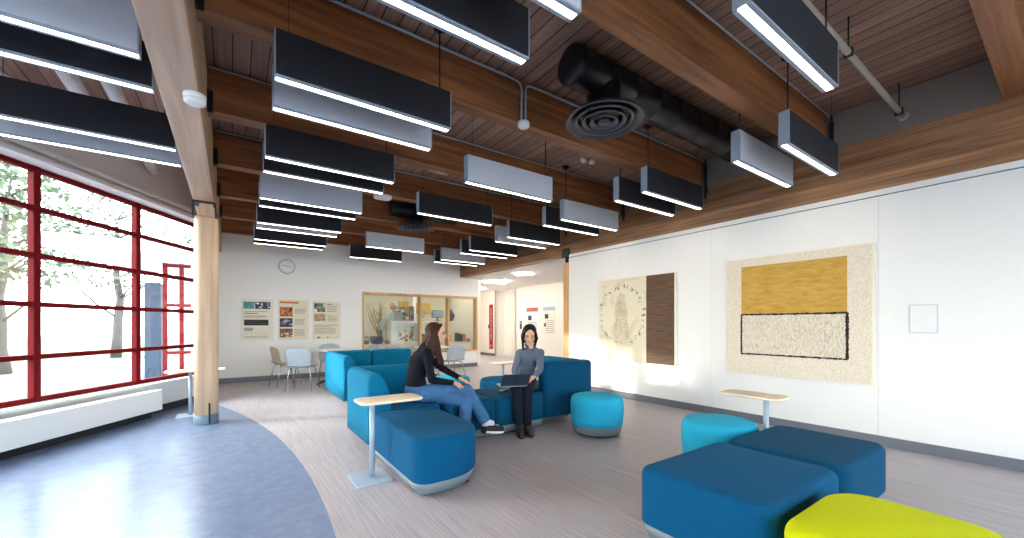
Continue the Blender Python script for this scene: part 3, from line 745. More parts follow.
# ------------------------------------------------------------------ posters, clock
def flat(name, col): MT[name] = plain('print_'+name, col, .6, var=.1, scale=20); return name
for n_, c_ in (('p_cream', (232, 226, 208)), ('p_cream2', (228, 220, 198)), ('p_teal', (60, 160, 160)), ('p_navy', (40, 56, 90)), ('p_orange', (214, 120, 60)), ('p_red', (186, 90, 80)),
               ('p_black', (44, 46, 52)), ('p_grey', (150, 146, 138)), ('p_green', (96, 120, 84)), ('p_brown', (120, 92, 70)), ('p_white', (238, 238, 236)), ('p_skin', (196, 150, 124)), ('p_blue', (158, 182, 206)), ('p_signred', (136, 8, 24))): flat(n_, c_)
PM = ['p_cream', 'p_cream2', 'p_teal', 'p_navy', 'p_orange', 'p_red', 'p_black', 'p_grey', 'p_green', 'p_brown', 'p_white', 'p_skin', 'p_blue', 'p_signred']
PI_ = {n: i for i, n in enumerate(PM)}
def poster(label, x0, z1, w, h, blocks, base, photo_blocks):
    """on back wall: face -y"""
    t = thing('wall_poster', label, 'poster', (x0+w/2, YB, z1-h/2), 0, 'three information posters')
    b = B(); b.bx(-w/2, w/2, -.012, 0, -h/2, h/2, 0, .002); b.build('board', base, t)
    b = B()
    for (u0, u1, v0, v1, c) in blocks: b.bx(-w/2+w*u0, -w/2+w*u1, -.0130, -.012, h/2-h*v1, h/2-h*v0, PI_[c])
    b.build('printed_text', PM, t)
    for (u0, u1, v0, v1, cs) in photo_blocks:
        b = B(); b.bx(-w/2+w*u0, -w/2+w*u1, -.0130, -.012, h/2-h*v1, h/2-h*v0, PI_[cs[0]])
        for i in range(14):
            a0 = random.uniform(u0, u1-.04); b0 = random.uniform(v0, v1-.03)
            a1 = min(u1, a0+random.uniform(.04, .14)); b1 = min(v1, b0+random.uniform(.02, .08))
            b.bx(-w/2+w*a0, -w/2+w*a1, -.0130-.0002*(i+1), -.0128, h/2-h*b1, h/2-h*b0, PI_[random.choice(cs)])
        b.build('printed_photo', PM, t)
def lines(u0, u1, v0, v1, n, c='p_grey', fill=.35):
    out = []
    for i in range(n):
        v = v0+(v1-v0)*i/n; out.append((u0, u0+(u1-u0)*random.uniform(.75, 1), v, v+(v1-v0)/n*fill, c))
    return out
random.seed(11)
poster('poster with a teal photo banner and a black title bar', .17, 1.83, .60, .92, [(.08, .84, .5, .64, 'p_black'), (.14, .8, .56, .565, 'p_white'), (.14, .8, .59, .60, 'p_white'), (.08, .5, .34, .36, 'p_red')] + lines(.08, .9, .30, .33, 1, 'p_red') + lines(.08, .85, .4, .47, 3) + lines(.08, .4, .7, .78, 3, 'p_black', .5) + lines(.08, .9, .82, .83, 1) + lines(.1, .9, .9, .95, 2),
       'p_cream', [(.06, .4, .07, .24, ('p_teal', 'p_green', 'p_teal', 'p_blue')), (.42, .9, .07, .24, ('p_navy', 'p_white', 'p_grey', 'p_black'))])
poster('cream poster with three stacked photos down its left', .87, 1.83, .62, .92, [(.04, .66, .04, .09, 'p_orange')] + lines(.52, .94, .22, .36, 4) + lines(.52, .94, .48, .64, 5) + lines(.52, .94, .74, .92, 5),
       'p_cream2', [(.04, .46, .18, .42, ('p_orange', 'p_skin', 'p_brown', 'p_black')), (.04, .46, .46, .68, ('p_navy', 'p_blue', 'p_black', 'p_red')), (.04, .46, .72, .94, ('p_brown', 'p_cream', 'p_black', 'p_orange'))])
poster('cream poster with two small photos at upper left, nearest the glass case', 1.58, 1.82, .62, .91, lines(.5, .75, .06, .1, 2, 'p_black', .5) + lines(.5, .9, .12, .3, 4) + lines(.5, .8, .36, .38, 1, 'p_black') + lines(.5, .9, .40, .55, 4) + lines(.04, .9, .62, .88, 6) + [(.16, .26, .94, .97, 'p_black'), (.5, .56, .94, .97, 'p_brown')],
       'p_cream2', [(.04, .44, .05, .28, ('p_green', 'p_grey', 'p_black', 'p_white')), (.04, .44, .33, .52, ('p_skin', 'p_red', 'p_grey', 'p_green'))])
t = thing('wall_clock', 'round wall clock high on the back wall above the posters', 'clock', (1.04, YB, 2.60))
def disc_y(b, r, y0, y1, mi=0, c=(0, 0), r2=None):
    n = 36; b.rings([[(c[0]+rr*math.cos(2*PI*k/n), y, c[1]+rr*math.sin(2*PI*k/n)) for k in range(n)] for rr, y in ((r, y0), (r2 or r, y1))], mi, smooth=False)
b = B(); disc_y(b, .175, 0, -.03, 0, r2=.165); b.build('rim', 'greymetal', t)
b = B(); disc_y(b, .150, -.03, -.033); b.build('dial', 'p_white', t)
b = B()
for q in range(12):
    an = q*PI/6; b.box((.128*math.sin(an), -.0345, .128*math.cos(an)), (.006, .003, .022), rot=Euler((0, an, 0)).to_matrix())
b.build('hour_marks', 'p_navy', t)
b = B(); b.box((-.04, -.036, .012), (.09, .003, .010), rot=Euler((0, .3, 0)).to_matrix()); b.box((.05, -.037, -.01), (.12, .003, .007), rot=Euler((0, .25, 0)).to_matrix()); b.build('hands', 'p_navy', t)

# ------------------------------------------------------------------ display case behind the back wall
b = B()
FW = .05
b.bx(OX0, OX1, YB-.02, YB+.17, OZ1-FW, OZ1+.01); b.bx(OX0, OX1, YB-.03, YB+.17, OZ0-.01, OZ0+.03)
for x in (OX0, 4.27, 5.12, OX1-.05): b.bx(x, x+.05, YB-.02, YB+.17, OZ0+.03, OZ1-FW)
w = struct(b, 'window_20', 'trimwoodz')
g = B(); g.bx(OX0+.05, OX1-.05, YB+.06, YB+.068, OZ0+.02, OZ1-FW); g.build('pane', 'glass', w)
YD = 12.6
b = B(); b.bx(2.2, 6.2, YD, YD+.1, 0, 2.7); struct(b, 'wall_display_back', 'dispwall')
b = B(); b.bx(2.1, 2.2, YB+.15, YD+.1, 0, 2.7); struct(b, 'wall_display_left', 'dispwall')
b = B(); b.bx(2.1, 6.2, YB+.15, YD+.1, 2.6, 2.7); struct(b, 'ceiling_display', 'wall')
for q, xx in enumerate((3.2, 4.6, 5.6)):  # glowing panels added to brighten the dim display room
    t = thing('ceiling_emitter', 'added flat fill light inside the glass display room, %s' % ('left', 'middle', 'right')[q], 'ceiling light', (xx, 11.5, 2.6), 0, 'added display room fill lights')
    b = B(); b.bx(-.3, .3, -.5, .5, -.03, 0, 0, .004); b.build('housing', 'white', t)
    b = B(); b.bx(-.28, .28, -.48, .48, -.034, -.03); b.build('diffuser', 'dispfill', t)
# shelf counter along the window
t = thing('display_counter', 'low white display counter behind the glass', 'counter', (4.2, 10.95, 0))
b = B(); b.bx(-1.4, 1.83, -.22, .25, .70, .74); b.build('worktop', 'top', t)
b = B(); b.bx(-1.4, 1.83, -.18, .25, .08, .70); b.build('body', 'white', t)
b = B()
for q in range(6): b.bx(-1.35+q*.48, -.93+q*.48, -.185, -.18, .12, .66)
b.build('cupboard_fronts', 'plight', t)
def box_thing(name, label, cat, x, y, z, dx, dy, dz, mat, group=None, bev=.006, extra=None):
    t = thing(name, label, cat, (x, y, z), 0, group)
    b = B(); b.bx(-dx/2, dx/2, -dy/2, dy/2, 0, dz, 0, bev); b.build('body', mat, t)
    if extra: extra(t)
    return t
# cubby shelf on the counter
t = thing('cubby_shelf', 'white cubby shelf of pictures on the display counter', 'shelf', (3.98, 10.98, .74))
b = B(); b.bx(-.42, .42, -.16, .18, .0, .03); b.bx(-.42, .42, -.16, .18, .56, .60); b.bx(-.42, -.28, -.16, .18, .03, .56); b.bx(.36, .42, -.16, .18, .03, .56); b.bx(-.28, .36, .15, .18, .03, .56); b.build('carcass', 'white', t)
b = B(); b.bx(-.42, 1.7, -.16, .18, .60, .625); b.build('long_shelf', 'white', t)
random.seed(21)
def picture(label, x, y, z, w, h, cs):
    t = thing('framed_picture', label, 'picture', (x, y, z), 0, 'pictures behind the glass')
    b = B(); b.bx(-w/2, w/2, -.012, .012, 0, h, 0, .003); b.build('frame', cs[0], t)
    b = B()
    for i in range(16):
        x0 = random.uniform(-w/2+.02, w/2-.06); z0 = random.uniform(.02, h-.06)
        b.bx(x0, min(w/2-.015, x0+random.uniform(.03, .1)), -.0135-.0002*i, -.012, z0, min(h-.015, z0+random.uniform(.03, .1)), PI_[random.choice(cs)])
    b.build('printed_photo', PM, t)
picture('brown and cream picture inside the cubby shelf', 3.92, 10.97, .77, .36, .36, ('p_cream', 'p_brown', 'p_cream2', 'p_red'))
picture('tall picture inside the cubby shelf, right', 4.20, 11.02, .77, .18, .44, ('p_cream2', 'p_brown', 'p_black', 'p_grey'))
picture('wide picture standing above the cubby shelf', 3.93, 11.05, 1.365, .42, .40, ('p_grey', 'p_brown', 'p_cream2', 'p_black'))
picture('dark narrow picture above the cubby shelf by the mullion', 4.20, 11.0, 1.365, .14, .42, ('p_brown', 'p_black', 'p_red', 'p_grey'))
# yellow panels and screens further right
def ext_screen(t):
    pass
box_thing('yellow_board', 'ochre yellow board behind glass, left of the two', 'board', 4.55, 12.58, 1.55, .34, .04, .46, 'ochre', 'yellow boards')
box_thing('yellow_board', 'ochre yellow board behind glass, right of the two', 'board', 5.15, 12.58, 1.62, .62, .04, .36, 'ochre', 'yellow boards')
b = B(); b.bx(4.74, 4.84, 12.3, 12.42, 0, 2.6); tag(b.build('white_post', 'white'), 'white square post behind the glass between the yellow boards', 'post')
def monitor(label, x, y, z, w, h):
    t = thing('monitor', label, 'monitor', (x, y, z), 0, 'monitors behind the glass')
    b = B(); b.bx(-w/2, w/2, -.015, .015, .1, .1+h, 0, .006); b.build('housing', 'black', t)
    b = B(); b.bx(-w/2+.015, w/2-.015, -.017, -.015, .115, .085+h); b.build('screen', 'p_blue', t)
    b = B(); b.bx(-.02, .02, -.01, .02, 0, .12); b.bx(-.1, .1, -.07, .07, 0, .012); b.build('stand', 'black', t)
monitor('dark monitor on the long shelf, left of the white post', 4.48, 11.0, 1.365, .2, .2)
monitor('dark monitor on the long shelf, right of the white post', 5.0, 11.0, 1.365, .36, .22)
# bust
t = thing('dark_vase', 'dark rounded vase on the long shelf at the right pane', 'vase', (5.42, 10.98, 1.365))
b = B(); b.lathe([(.05, 0), (.09, .03), (.125, .12), (.115, .2), (.07, .28), (.05, .32), (.045, .34)], seg=28); b.build('body', 'p_black', t)
b = B(); b.lathe([(.045, .34), (.055, .345), (.055, .355), (.04, .36)], seg=28); b.build('lip', 'p_brown', t)
# wicker basket, pot with plant, speaker box
random.seed(31)
for q in range(16):
    wd = random.uniform(.025, .05); hh = random.uniform(.18, .27); xq = (4.44+q*.048) if q < 5 else (5.17+(q-5)*.05)
    if q >= 10: xq = 5.62+(q-10)*.05
    t = thing('book', 'upright book on the counter behind the middle pane, left of the clay pots' if q < 5 else ('upright book on the counter just right of the last mullion post' if q < 10 else 'upright book on the counter at the far right pane'), 'book', (xq, 10.98, .745), 0, 'books behind the glass')
    b = B(); b.bx(-.022, .022, -.08, .09, 0, hh, 0, .002); b.build('cover', random.choice(('p_brown', 'p_black', 'p_red', 'p_navy', 'p_cream2', 'p_orange')), t)
    b = B(); b.bx(-.018, .018, -.076, .094, .004, hh-.004); b.build('pages', 'p_cream', t)
t = thing('wicker_basket', 'dark round wicker basket on the counter', 'basket', (3.20, 10.93, .74))
b = B(); b.lathe([(.10, 0), (.15, .02), (.175, .10), (.165, .18), (.15, .2), (.14, .19), (.15, .1), (.12, .02), (.01, .015)], seg=32); b.build('body', 'p_navy', t)
b = B(); b.lathe([(.152, .195), (.160, .2), (.152, .206), (.144, .2)], seg=32, closed=True); b.build('rim', 'p_black', t)
t = thing('potted_plant', 'low green plant in a brown pot at the left pane', 'plant', (2.92, 10.93, .74))
b = B(); b.lathe([(.06, 0), (.085, .1), (.09, .11), (.08, .11), (.01, .105)], seg=24); b.build('pot', 'p_brown', t)
b = B()
for i in range(40):
    an = random.uniform(0, 6.28); r = random.uniform(.02, .1); h = random.uniform(.03, .11)
    b.ball((r*math.cos(an), r*math.sin(an), .11+h), (.022, .014, .008), Euler((random.uniform(-1, 1), random.uniform(-1, 1), an)).to_matrix(), sub=1)
b.build('leaves', 'p_green', t)
t = thing('wall_box', 'small dark box mounted on the wall left inside the glass', 'wall box', (3.06, YD, 1.33))
b = B(); b.bx(-.10, .10, -.09, 0, 0, .24, 0, .01); b.build('housing', 'p_black', t)
b = B(); b.bx(-.08, .08, -.095, -.09, .02, .1); b.build('front_grille', 'p_grey', t)
t = thing('branch_sculpture', 'bare brown branches standing in a floor vase behind glass', 'branches', (3.52, 11.6, 0))
random.seed(9)
b = B(); b.lathe([(.09, 0), (.13, .2), (.12, .5), (.07, .68), (.08, .7)], seg=24); b.build('vase', 'p_brown', t)
for i in range(9):
    an = random.uniform(0, 6.28); p = Vector((0, 0, .65)); pts = [p.copy()]; d = Vector((.12*math.cos(an), .12*math.sin(an), 1)).normalized()
    for q in range(6):
        d = (d+Vector((random.uniform(-.18, .18), random.uniform(-.18, .18), .05))).normalized(); p = p+d*.22; pts.append(p.copy())
    b = B(); b.tube(pts, [.016-.002*q for q in range(7)], 8)
    for q in (2, 3, 4): b.tube([pts[q], pts[q]+Vector((random.uniform(-.2, .2), random.uniform(-.1, .1), .16))], [.007, .003], 6)
    b.build('branch', 'p_brown', t)
t = thing('hanging_garment', 'long pale blue garment on a wooden stand behind the glass', 'garment', (3.78, 11.35, 0))
def robe(u, v):
    an = 2*PI*u; z = .45+1.15*v
    rr = (.21-.06*v) * (1+.10*math.sin(an*7)) if v < .8 else (.16-.3*(v-.8))
    return Vector((rr*1.05*math.cos(an), rr*.5*math.sin(an), z))
b = B(); b.rings([[robe(k/56, j/14) for k in range(56)] for j in range(15)]); b.tube([(.1, 0, 1.5), (.3, 0, 1.36), (.42, 0, 1.15)], [.06, .06, .07], 12); b.tube([(-.1, 0, 1.5), (-.28, 0, 1.36), (-.36, 0, 1.12)], [.06, .06, .07], 12)
b.build('robe', MT.setdefault('robe', fabric('robe_cloth', (186, 204, 206))), t)
b = B(); b.tube([(0, 0, 0), (0, 0, 1.72)], .022, 10); b.lathe([(.16, 0), (.16, .02), (.03, .05)], seg=24); b.ball((0, 0, 1.80), (.09, .08, .13)); b.build('stand', 'trimwoodz', t)
for i, (x, z, h, mt_) in enumerate(((3.47, .74, .10, 'p_brown'), (4.74, .74, .14, 'p_red'), (4.90, .74, .1, 'p_black'), (5.04, .74, .13, 'p_grey'), (5.98, .74, .1, 'p_brown'))):
    t = thing('clay_pot', ['small brown pot beside the dark basket', 'small red pot on the counter, right of the mullion', 'small black bowl on the counter, right of the red pot', 'grey pot on the counter under the dark monitor', 'brown bowl on the counter at the right pane'][i], 'pot', (x, 10.9, z), 0, 'pots on the counter')
    b = B(); b.lathe([(.035, 0), (.06, .02), (.07, h*.6), (.05, h), (.042, h), (.055, h*.6), (.02, .02)], seg=20); b.build('body', mt_, t)

# ------------------------------------------------------------------ corridor
XC = 8.7
b = B(); b.bx(XC, XC+.15, 3.0, 12.2, 0, 2.66); b.bx(XC+.45, XC+.6, 12.2, 13.6, 0, 2.66); b.bx(XC, XC+.15, 13.6, 15.2, 0, 2.66); b.bx(XC, XC+.6, 12.15, 12.2, 0, 2.66); b.bx(XC, XC+.6, 13.6, 13.65, 0, 2.66); struct(b, 'wall_corridor_right', 'wallwarm')
b = B(); b.bx(5.7, XC+.2, 2.9, 3.0, 0, 2.66); struct(b, 'wall_corridor_near', 'wallwarm')
b = B(); b.bx(6.0, XC+.2, 15.1, 15.25, 0, 2.66); struct(b, 'wall_corridor_end', 'wallwarm')
b = B(); b.bx(6.2, 6.3, YB+.15, 15.1, 0, 2.66); struct(b, 'wall_corridor_left', 'wallwarm')
b = B(); b.bx(5.715, XC+.6, 2.9, 15.25, 2.64, 2.8); struct(b, 'ceiling_corridor', 'wall')
b = B(); b.bx(XC-.012, XC, 3.0, 12.15, 0, .1); b.bx(XC-.012, XC, 13.65, 15.1, 0, .1); struct(b, 'baseboard_corridor', 'base')
b = B(); b.bx(XC-.10, XC, 14.95, 15.1, 0, 2.35); b.bx(7.5, XC-.1, 15.02, 15.1, 2.25, 2.35); b.bx(7.5, 7.6, 15.02, 15.1, 0, 2.25); struct(b, 'door_1', 'trimwoodz')
def tri_light(x, y, sc, rz, lb):
    t = thing('ceiling_emitter', lb, 'ceiling light', (x, y, 2.64), rz, 'triangular corridor lights')
    o = [(.52*sc*math.cos(q), .52*sc*math.sin(q)) for q in (PI/2, PI/2+2*PI/3, PI/2+4*PI/3)]
    b = B()
    for i in range(3):
        p, q = Vector(o[i]), Vector(o[(i+1) % 3]); m = (p+q)/2; d = q-p
        b.box((m.x, m.y, -.02), (d.length, .045, .03), math.atan2(d.y, d.x))
    b.build('light_ring', 'corrlight', t)
    b = B()
    for i in range(3):
        p, q = Vector(o[i]), Vector(o[(i+1) % 3]); m = (p+q)/2; d = q-p
        b.box((m.x, m.y, -.001), (d.length, .065, .004), math.atan2(d.y, d.x))
    b.build('housing', 'white', t)
tri_light(6.42, 8.6, .5, .3, 'glowing triangular ceiling light in the corridor, nearer one')
tri_light(6.95, 10.7, .85, 1.0, 'glowing triangular ceiling light in the corridor, farther one')
tri_light(7.4, 13.1, .9, .2, 'unseen triangular light added to brighten the far end of the corridor')  # added out of view to keep the corridor bright
tri_light(7.2, 5.2, .9, .5, 'unseen triangular light added to brighten the corridor behind the art wall')  # second hidden emitter, added for corridor brightness
t = thing('wall_sign', 'tall narrow red vertical sign on the corridor wall', 'sign', (XC, 13.9, .27))
b = B(); b.bx(-.02, 0, -.14, .14, 0, 1.82, 0, .004); b.build('board', 'p_signred', t)
random.seed(2); b = B()
for q in range(17):
    z = .38+q*.078
    b.bx(-.0215, -.02, -.05, .05, z, z+.012)
    if q % 3: b.bx(-.0215, -.02, -.05, -.036, z, z+.05)
    if q % 2: b.bx(-.0215, -.02, .0, .014, z, z+.05)
b.build('white_lettering', 'p_white', t)
b = B(); b.bx(-.0215, -.02, -.11, .11, .06, .2); b.build('white_box', 'p_red', t)
b = B(); b.bx(-.035, -.02, .10, .2, .85, 1.0); b.build('side_tab', 'p_signred', t)
def corr_poster(label, y0, y1, z0, z1, cols, kind):
    t = thing('wall_notice', label, 'notice', (XC, (y0+y1)/2, z0), 0, 'corridor notices')
    w = y1-y0; h = z1-z0
    b = B(); b.bx(-.012, 0, -w/2, w/2, 0, h, 0, .002); b.build('board', cols[0], t)
    b = B(); b.bx(-.013, -.012, -w/2, w/2, h*.87, h, PI_[cols[1]])
    for q in range(7): b.bx(-.013, -.012, -w*.42, w*random.uniform(.1, .42), h*(.08+.07*q), h*(.1+.07*q), PI_['p_grey'])
    b.bx(-.0133, -.012, w*.05, w*.35, h*.58, h*.74, PI_['p_black']); b.bx(-.0133, -.012, w*.25, w*.42, h*.3, h*.42, PI_['p_navy'])
    b.build('printed_text', PM, t)
corr_poster('white notice with a red header on the corridor wall', 10.84, 11.5, .80, 1.86, ('p_white', 'p_red'), 0)
corr_poster('white notice with a pale blue header on the corridor wall', 9.94, 10.56, .92, 1.86, ('p_cream', 'p_blue'), 1)
t = thing('wall_switch', 'small dark card reader on the corridor wall left of the notices', 'switch', (XC, 11.85, 1.1))
b = B(); b.bx(-.02, 0, -.06, .06, 0, .3, 0, .004); b.build('housing', 'p_navy', t)
b = B(); b.bx(-.022, -.02, -.04, .04, .18, .26); b.build('display', 'p_grey', t)

# ------------------------------------------------------------------ outdoors
MT['snow'] = plain('pale_paving', (112, 118, 128), .9, var=.12, scale=2.5, bump=.4, bscale=18)
MT['lawn'] = plain('frosty_lawn', (88, 104, 70), .95, var=.25, scale=1.5, bump=.5, bscale=30)
b = B(); b.bx(-60, 45, -40, 80, -.32, -.22); struct(b, 'ground', 'snow')
b = B(); b.bx(-40, 20, 24, 60, -.22, -.19); struct(b, 'ground_lawn', 'lawn')
t = thing('entrance_wing', 'red framed glass entrance wing seen through the windows', 'building', (-.75, 13.2, -.2))
b = B()
for x in (-.62, -.30, .1, .5): b.bx(x-.045, x+.045, -.05, .05, .1, 3.0)
for z in (.13, .75, 1.95, 2.95): b.bx(-.62, .5, -.04, .04, z-.04, z+.04)
b.build('frame', 'redframe', t)
b = B(); b.bx(-.62, .5, -.005, .005, .1, 3.0); b.build('pane', 'glass', t)
b = B(); b.bx(-.2, -.175, -.1, -.05, .95, 1.35); b.build('door_handle', 'steel', t)
MT['wingblue'] = plain('wing_cladding', (36, 52, 72), .7, var=.15, scale=4)
b = B(); b.bx(-1.0, -.70, -.1, .5, .0, 2.5, 0, .02); b.build('clad_pier', 'wingblue', t)
b = B(); b.prism([(-2.5, -1.4), (.25, -1.4), (.25, 3.0), (-1.6, 3.0)], 3.05, 3.3); b.build('canopy', 'soffit', t)
b = B(); b.bx(-.62, .5, 2.6, 2.7, 0, 3.05); b.build('inner_wall', 'white', t)
MT['bark'] = plain('bark', (62, 58, 54), .9, var=.3, scale=8, bump=.6, bscale=20)
MT['leaf'] = plain('pale_foliage', (84, 96, 72), .9, var=.35, scale=3)
random.seed(17)
def tree(x, y, h, r, lb):
    t = thing('garden_tree', lb, 'tree', (x, y, -.22), random.uniform(0, 6), 'trees outside the windows')
    b = B(); pts = [Vector((0, 0, 0))]
    for q in range(7): pts.append(pts[-1]+Vector((random.uniform(-.1, .1), random.uniform(-.1, .1), h/8)))
    b.tube(pts, [.2-.02*q for q in range(8)], 12)
    for q in range(2, 8):
        for w in range(3):
            an = random.uniform(0, 6.28); b.tube([pts[q], pts[q]+Vector((math.cos(an)*r*.4, math.sin(an)*r*.4, r*.3)), pts[q]+Vector((math.cos(an)*r*.8, math.sin(an)*r*.8, r*.7))], [.05, .03, .012], 6)
    b.build('trunk', 'bark', t)
    b = B(); bm = b.bm
    for q in range(1500):
        an = random.uniform(0, 6.28); rr = r*random.random()**.5; z = h*.45+h*.6*random.random()
        k = 1-abs((z-h*.72)/(h*.42))**2
        rr *= max(.15, k)
        c = Vector((rr*math.cos(an), rr*math.sin(an), z)); s_ = random.uniform(.06, .14)
        d1 = Vector((random.uniform(-1, 1), random.uniform(-1, 1), random.uniform(-1, 1))).normalized()*s_
        d2 = d1.orthogonal().normalized()*s_*.6
        vs = [bm.verts.new(c-d1), bm.verts.new(c+d2), bm.verts.new(c+d1), bm.verts.new(c-d2)]; bm.faces.new(vs)
    b.build('foliage', 'leaf', t)
for i, (x, y, h, r) in enumerate(((-5.6, 18.5, 6, 2.0), (-4.2, 24.5, 7, 2.1), (-10.6, 25, 7, 2.4), (-1.4, 30.5, 6.5, 2.1), (-11.6, 18.6, 7, 2.4))):
    tree(x, y, h, r, ['pale leafy tree outside, nearest through the left panes', 'pale leafy tree outside behind the first one', 'pale leafy tree outside at the left, mid distance', 'pale leafy tree outside right behind the entrance wing', 'pale leafy tree outside, farthest to the left'][i])
# unseen block, added to shade the nearer windows from the low sun
t = thing('sun_blocker', 'unseen grey block added outside to keep low sun off the nearer windows', 'building', (-13.0, 3.2, -.22), 0)
b = B(); b.bx(-3, 2, -12, 6.6, 0, 7.5); b.build('wall', 'soffit', t)
b = B(); b.bx(-3.2, 2.2, -12.2, 6.8, 7.5, 7.8); b.build('roof', 'base', t)
for q in range(7):
    b = B(); b.bx(1.98, 2.02, -11+q*2.4, -9.6+q*2.4, 1.2, 2.8); b.build('window', 'p_navy', t)

# ------------------------------------------------------------------ people
def bake(o, voxel, smooth=4, fac_=.5):
    m = o.modifiers.new('r', 'REMESH'); m.mode = 'VOXEL'; m.voxel_size = voxel; m.use_smooth_shade = True
    s_ = o.modifiers.new('s', 'SMOOTH'); s_.iterations = smooth; s_.factor = fac_
    dg = bpy.context.evaluated_depsgraph_get(); dg.update()
    me = bpy.data.meshes.new_from_object(o.evaluated_get(dg))
    mats = list(o.data.materials)
    o.modifiers.clear(); o.data = me
    if not me.materials:
        for mm in mats: me.materials.append(mm)
    for p in me.polygons: p.use_smooth = True; p.material_index = 0
    return o
def cap(b, p, q, r0, r1, n=14):
    p, q = Vector(p), Vector(q); d = q-p; L_ = d.length
    b.ball(p, r0, sub=2); b.ball(q, r1, sub=2)
    if L_ > 1e-4: b.tube([p, q], [r0, r1], n)
def chain(b, pts, rs):
    for i in range(len(pts)-1): cap(b, pts[i], pts[i+1], rs[i], rs[i+1])
def hand(b, wrist, f, nrm, side, curl=.35, sc=1.0):
    """f finger direction, nrm back-of-hand normal, side +1: thumb on f x nrm side"""
    w = Vector(wrist); f = Vector(f).normalized(); n = Vector(nrm); n = (n-f*n.dot(f)).normalized(); s_ = f.cross(n)*side
    ln = [.066, .074, .07, .056]
    for i in range(4):
        off = (1.5-i)*.0215*sc
        k = w+f*.085*sc+s_*off - n*.002*abs(1.5-i)
        cap(b, w+s_*off*.55+f*.01, k, .0145*sc, .0115*sc)
        d = (f+s_*(1.5-i)*.06).normalized(); p = k; a_ = 0
        for q in range(3):
            a_ += curl*(1.0 if q else .6)
            dd = (d*math.cos(a_)-n*math.sin(a_)); L_ = ln[i]*sc*(.45, .31, .24)[q]
            p2 = p+dd*L_; cap(b, p, p2, (.0092, .0084, .0077)[q]*sc, (.0084, .0077, .0066)[q]*sc, 10); p = p2
    th = w+f*.025*sc+s_*.026*sc
    t1 = th+(f*.7+s_*.65-n*.3).normalized()*.038*sc; t2 = t1+(f*.9+s_*.25-n*.35).normalized()*.03*sc
    cap(b, w+f*.01, th, .016*sc, .0145*sc); cap(b, th, t1, .0135*sc, .0105*sc, 10); cap(b, t1, t2, .0105*sc, .008*sc, 10)
MT['skin1'] = plain('skin_fair', (222, 168, 140), .5, var=.04); MT['skin2'] = plain('skin_light', (216, 166, 134), .5, var=.04)
for k_ in ('skin1', 'skin2'):
    pb = MT[k_].node_tree.nodes['Principled BSDF']; pb.inputs['Subsurface Weight'].default_value = .12; pb.inputs['Subsurface Radius'].default_value = (.02, .008, .005)
MT['lips'] = plain('lips', (170, 84, 80), .4); MT['eye'] = plain('eye_dark', (26, 18, 16), .2); MT['eyewhite'] = plain('eye_white', (230, 226, 220), .3)
MT['hairb'] = plain('hair_brown', (58, 32, 22), .55, var=.4, scale=60, spec=.2); MT['hairk'] = plain('hair_black', (14, 11, 12), .5, var=.3, scale=60, spec=.25)
MT['sweater'] = fabric('black_knit', (18, 20, 28), .08); MT['denim'] = fabric('blue_denim', (66, 106, 150), .1, 400); MT['denim'].node_tree.nodes['Noise Texture'].inputs['Scale'].default_value = 11; MT['denim'].node_tree.nodes['Map Range'].inputs[3].default_value = .55; MT['denim'].node_tree.nodes['Map Range'].inputs[4].default_value = 1.4
MT['pants'] = fabric('charcoal_trousers', (24, 28, 40), .1); MT['shirt'] = fabric('slate_shirt', (94, 102, 120), .2, 400)
MT['sock'] = fabric('pale_sock', (206, 204, 216), .2); MT['shoe'] = plain('black_canvas_shoe', (20, 20, 24), .7); MT['sole'] = plain('white_sole', (226, 224, 220), .6)
MT['boot'] = plain('dark_boot', (38, 36, 38), .5, var=.2)

def head(b, c, f, u, sc=1.0):
    """head solids into b; returns frame"""
    c = Vector(c); f = Vector(f).normalized(); u = Vector(u); u = (u-f*u.dot(f)).normalized(); r = f.cross(u)
    R = Matrix((r, f, u)).transposed()     # local x right, y forward, z up
    def P(x, y, z): return c+R @ Vector((x, y, z))*sc
    b.ball(P(0, -.012, .03), tuple(k*sc for k in (.073, .092, .085)), R)       # cranium
    b.ball(P(0, .018, -.025), tuple(k*sc for k in (.060, .068, .082)), R)      # face
    b.ball(P(0, .045, -.088), tuple(k*sc for k in (.026, .026, .022)), R)      # chin
    for s_ in (-1, 1):
        cap(b, P(s_*.052, -.01, -.05), P(s_*.02, .048, -.088), .02*sc, .02*sc)  # jaw
        b.ball(P(s_*.036, .056, -.022), (.024*sc, .02*sc, .02*sc), R)           # cheek
        b.ball(P(s_*.074, -.005, -.01), (.009*sc, .017*sc, .03*sc), R)          # ear
        cap(b, P(s_*.045, .066, .022), P(s_*.014, .079, .018), .010*sc, .010*sc)  # brow ridge
    cap(b, P(0, .082, .012), P(0, .104, -.022), .008*sc, .0115*sc)               # nose
    b.ball(P(0, .096, -.028), (.016*sc, .012*sc, .009*sc), R)
    cap(b, P(-.018, .080, -.052), P(.018, .080, -.052), .010*sc, .010*sc)
    return P, R, sc
def face_parts(t, P, R, sc, org, eyes_down=False, hairm='hairb'):
    o = Vector(org)
    for s_ in (-1, 1):
        b = B(); b.ball(P(s_*.031, .076, .004)-o, (.013*sc, .008*sc, (.0045 if eyes_down else .0075)*sc), R, sub=2); b.build('eye', 'eye', t)
        b = B(); b.tube([P(s_*.016, .088, .024)-o, P(s_*.032, .087, .029)-o, P(s_*.050, .074, .023)-o], [.0028, .0038, .002], 6); b.build('eyebrow', hairm, t)
    b = B(); b.tube([P(-.024, .080, -.050)-o, P(-.010, .0905, -.055)-o, P(.010, .0905, -.055)-o, P(.024, .080, -.050)-o], [.003, .0055, .0055, .003], 8); b.build('lips', 'lips', t)

def body(t, org, J, skin, voxel=.0045):
    o = Vector(org)
    return o

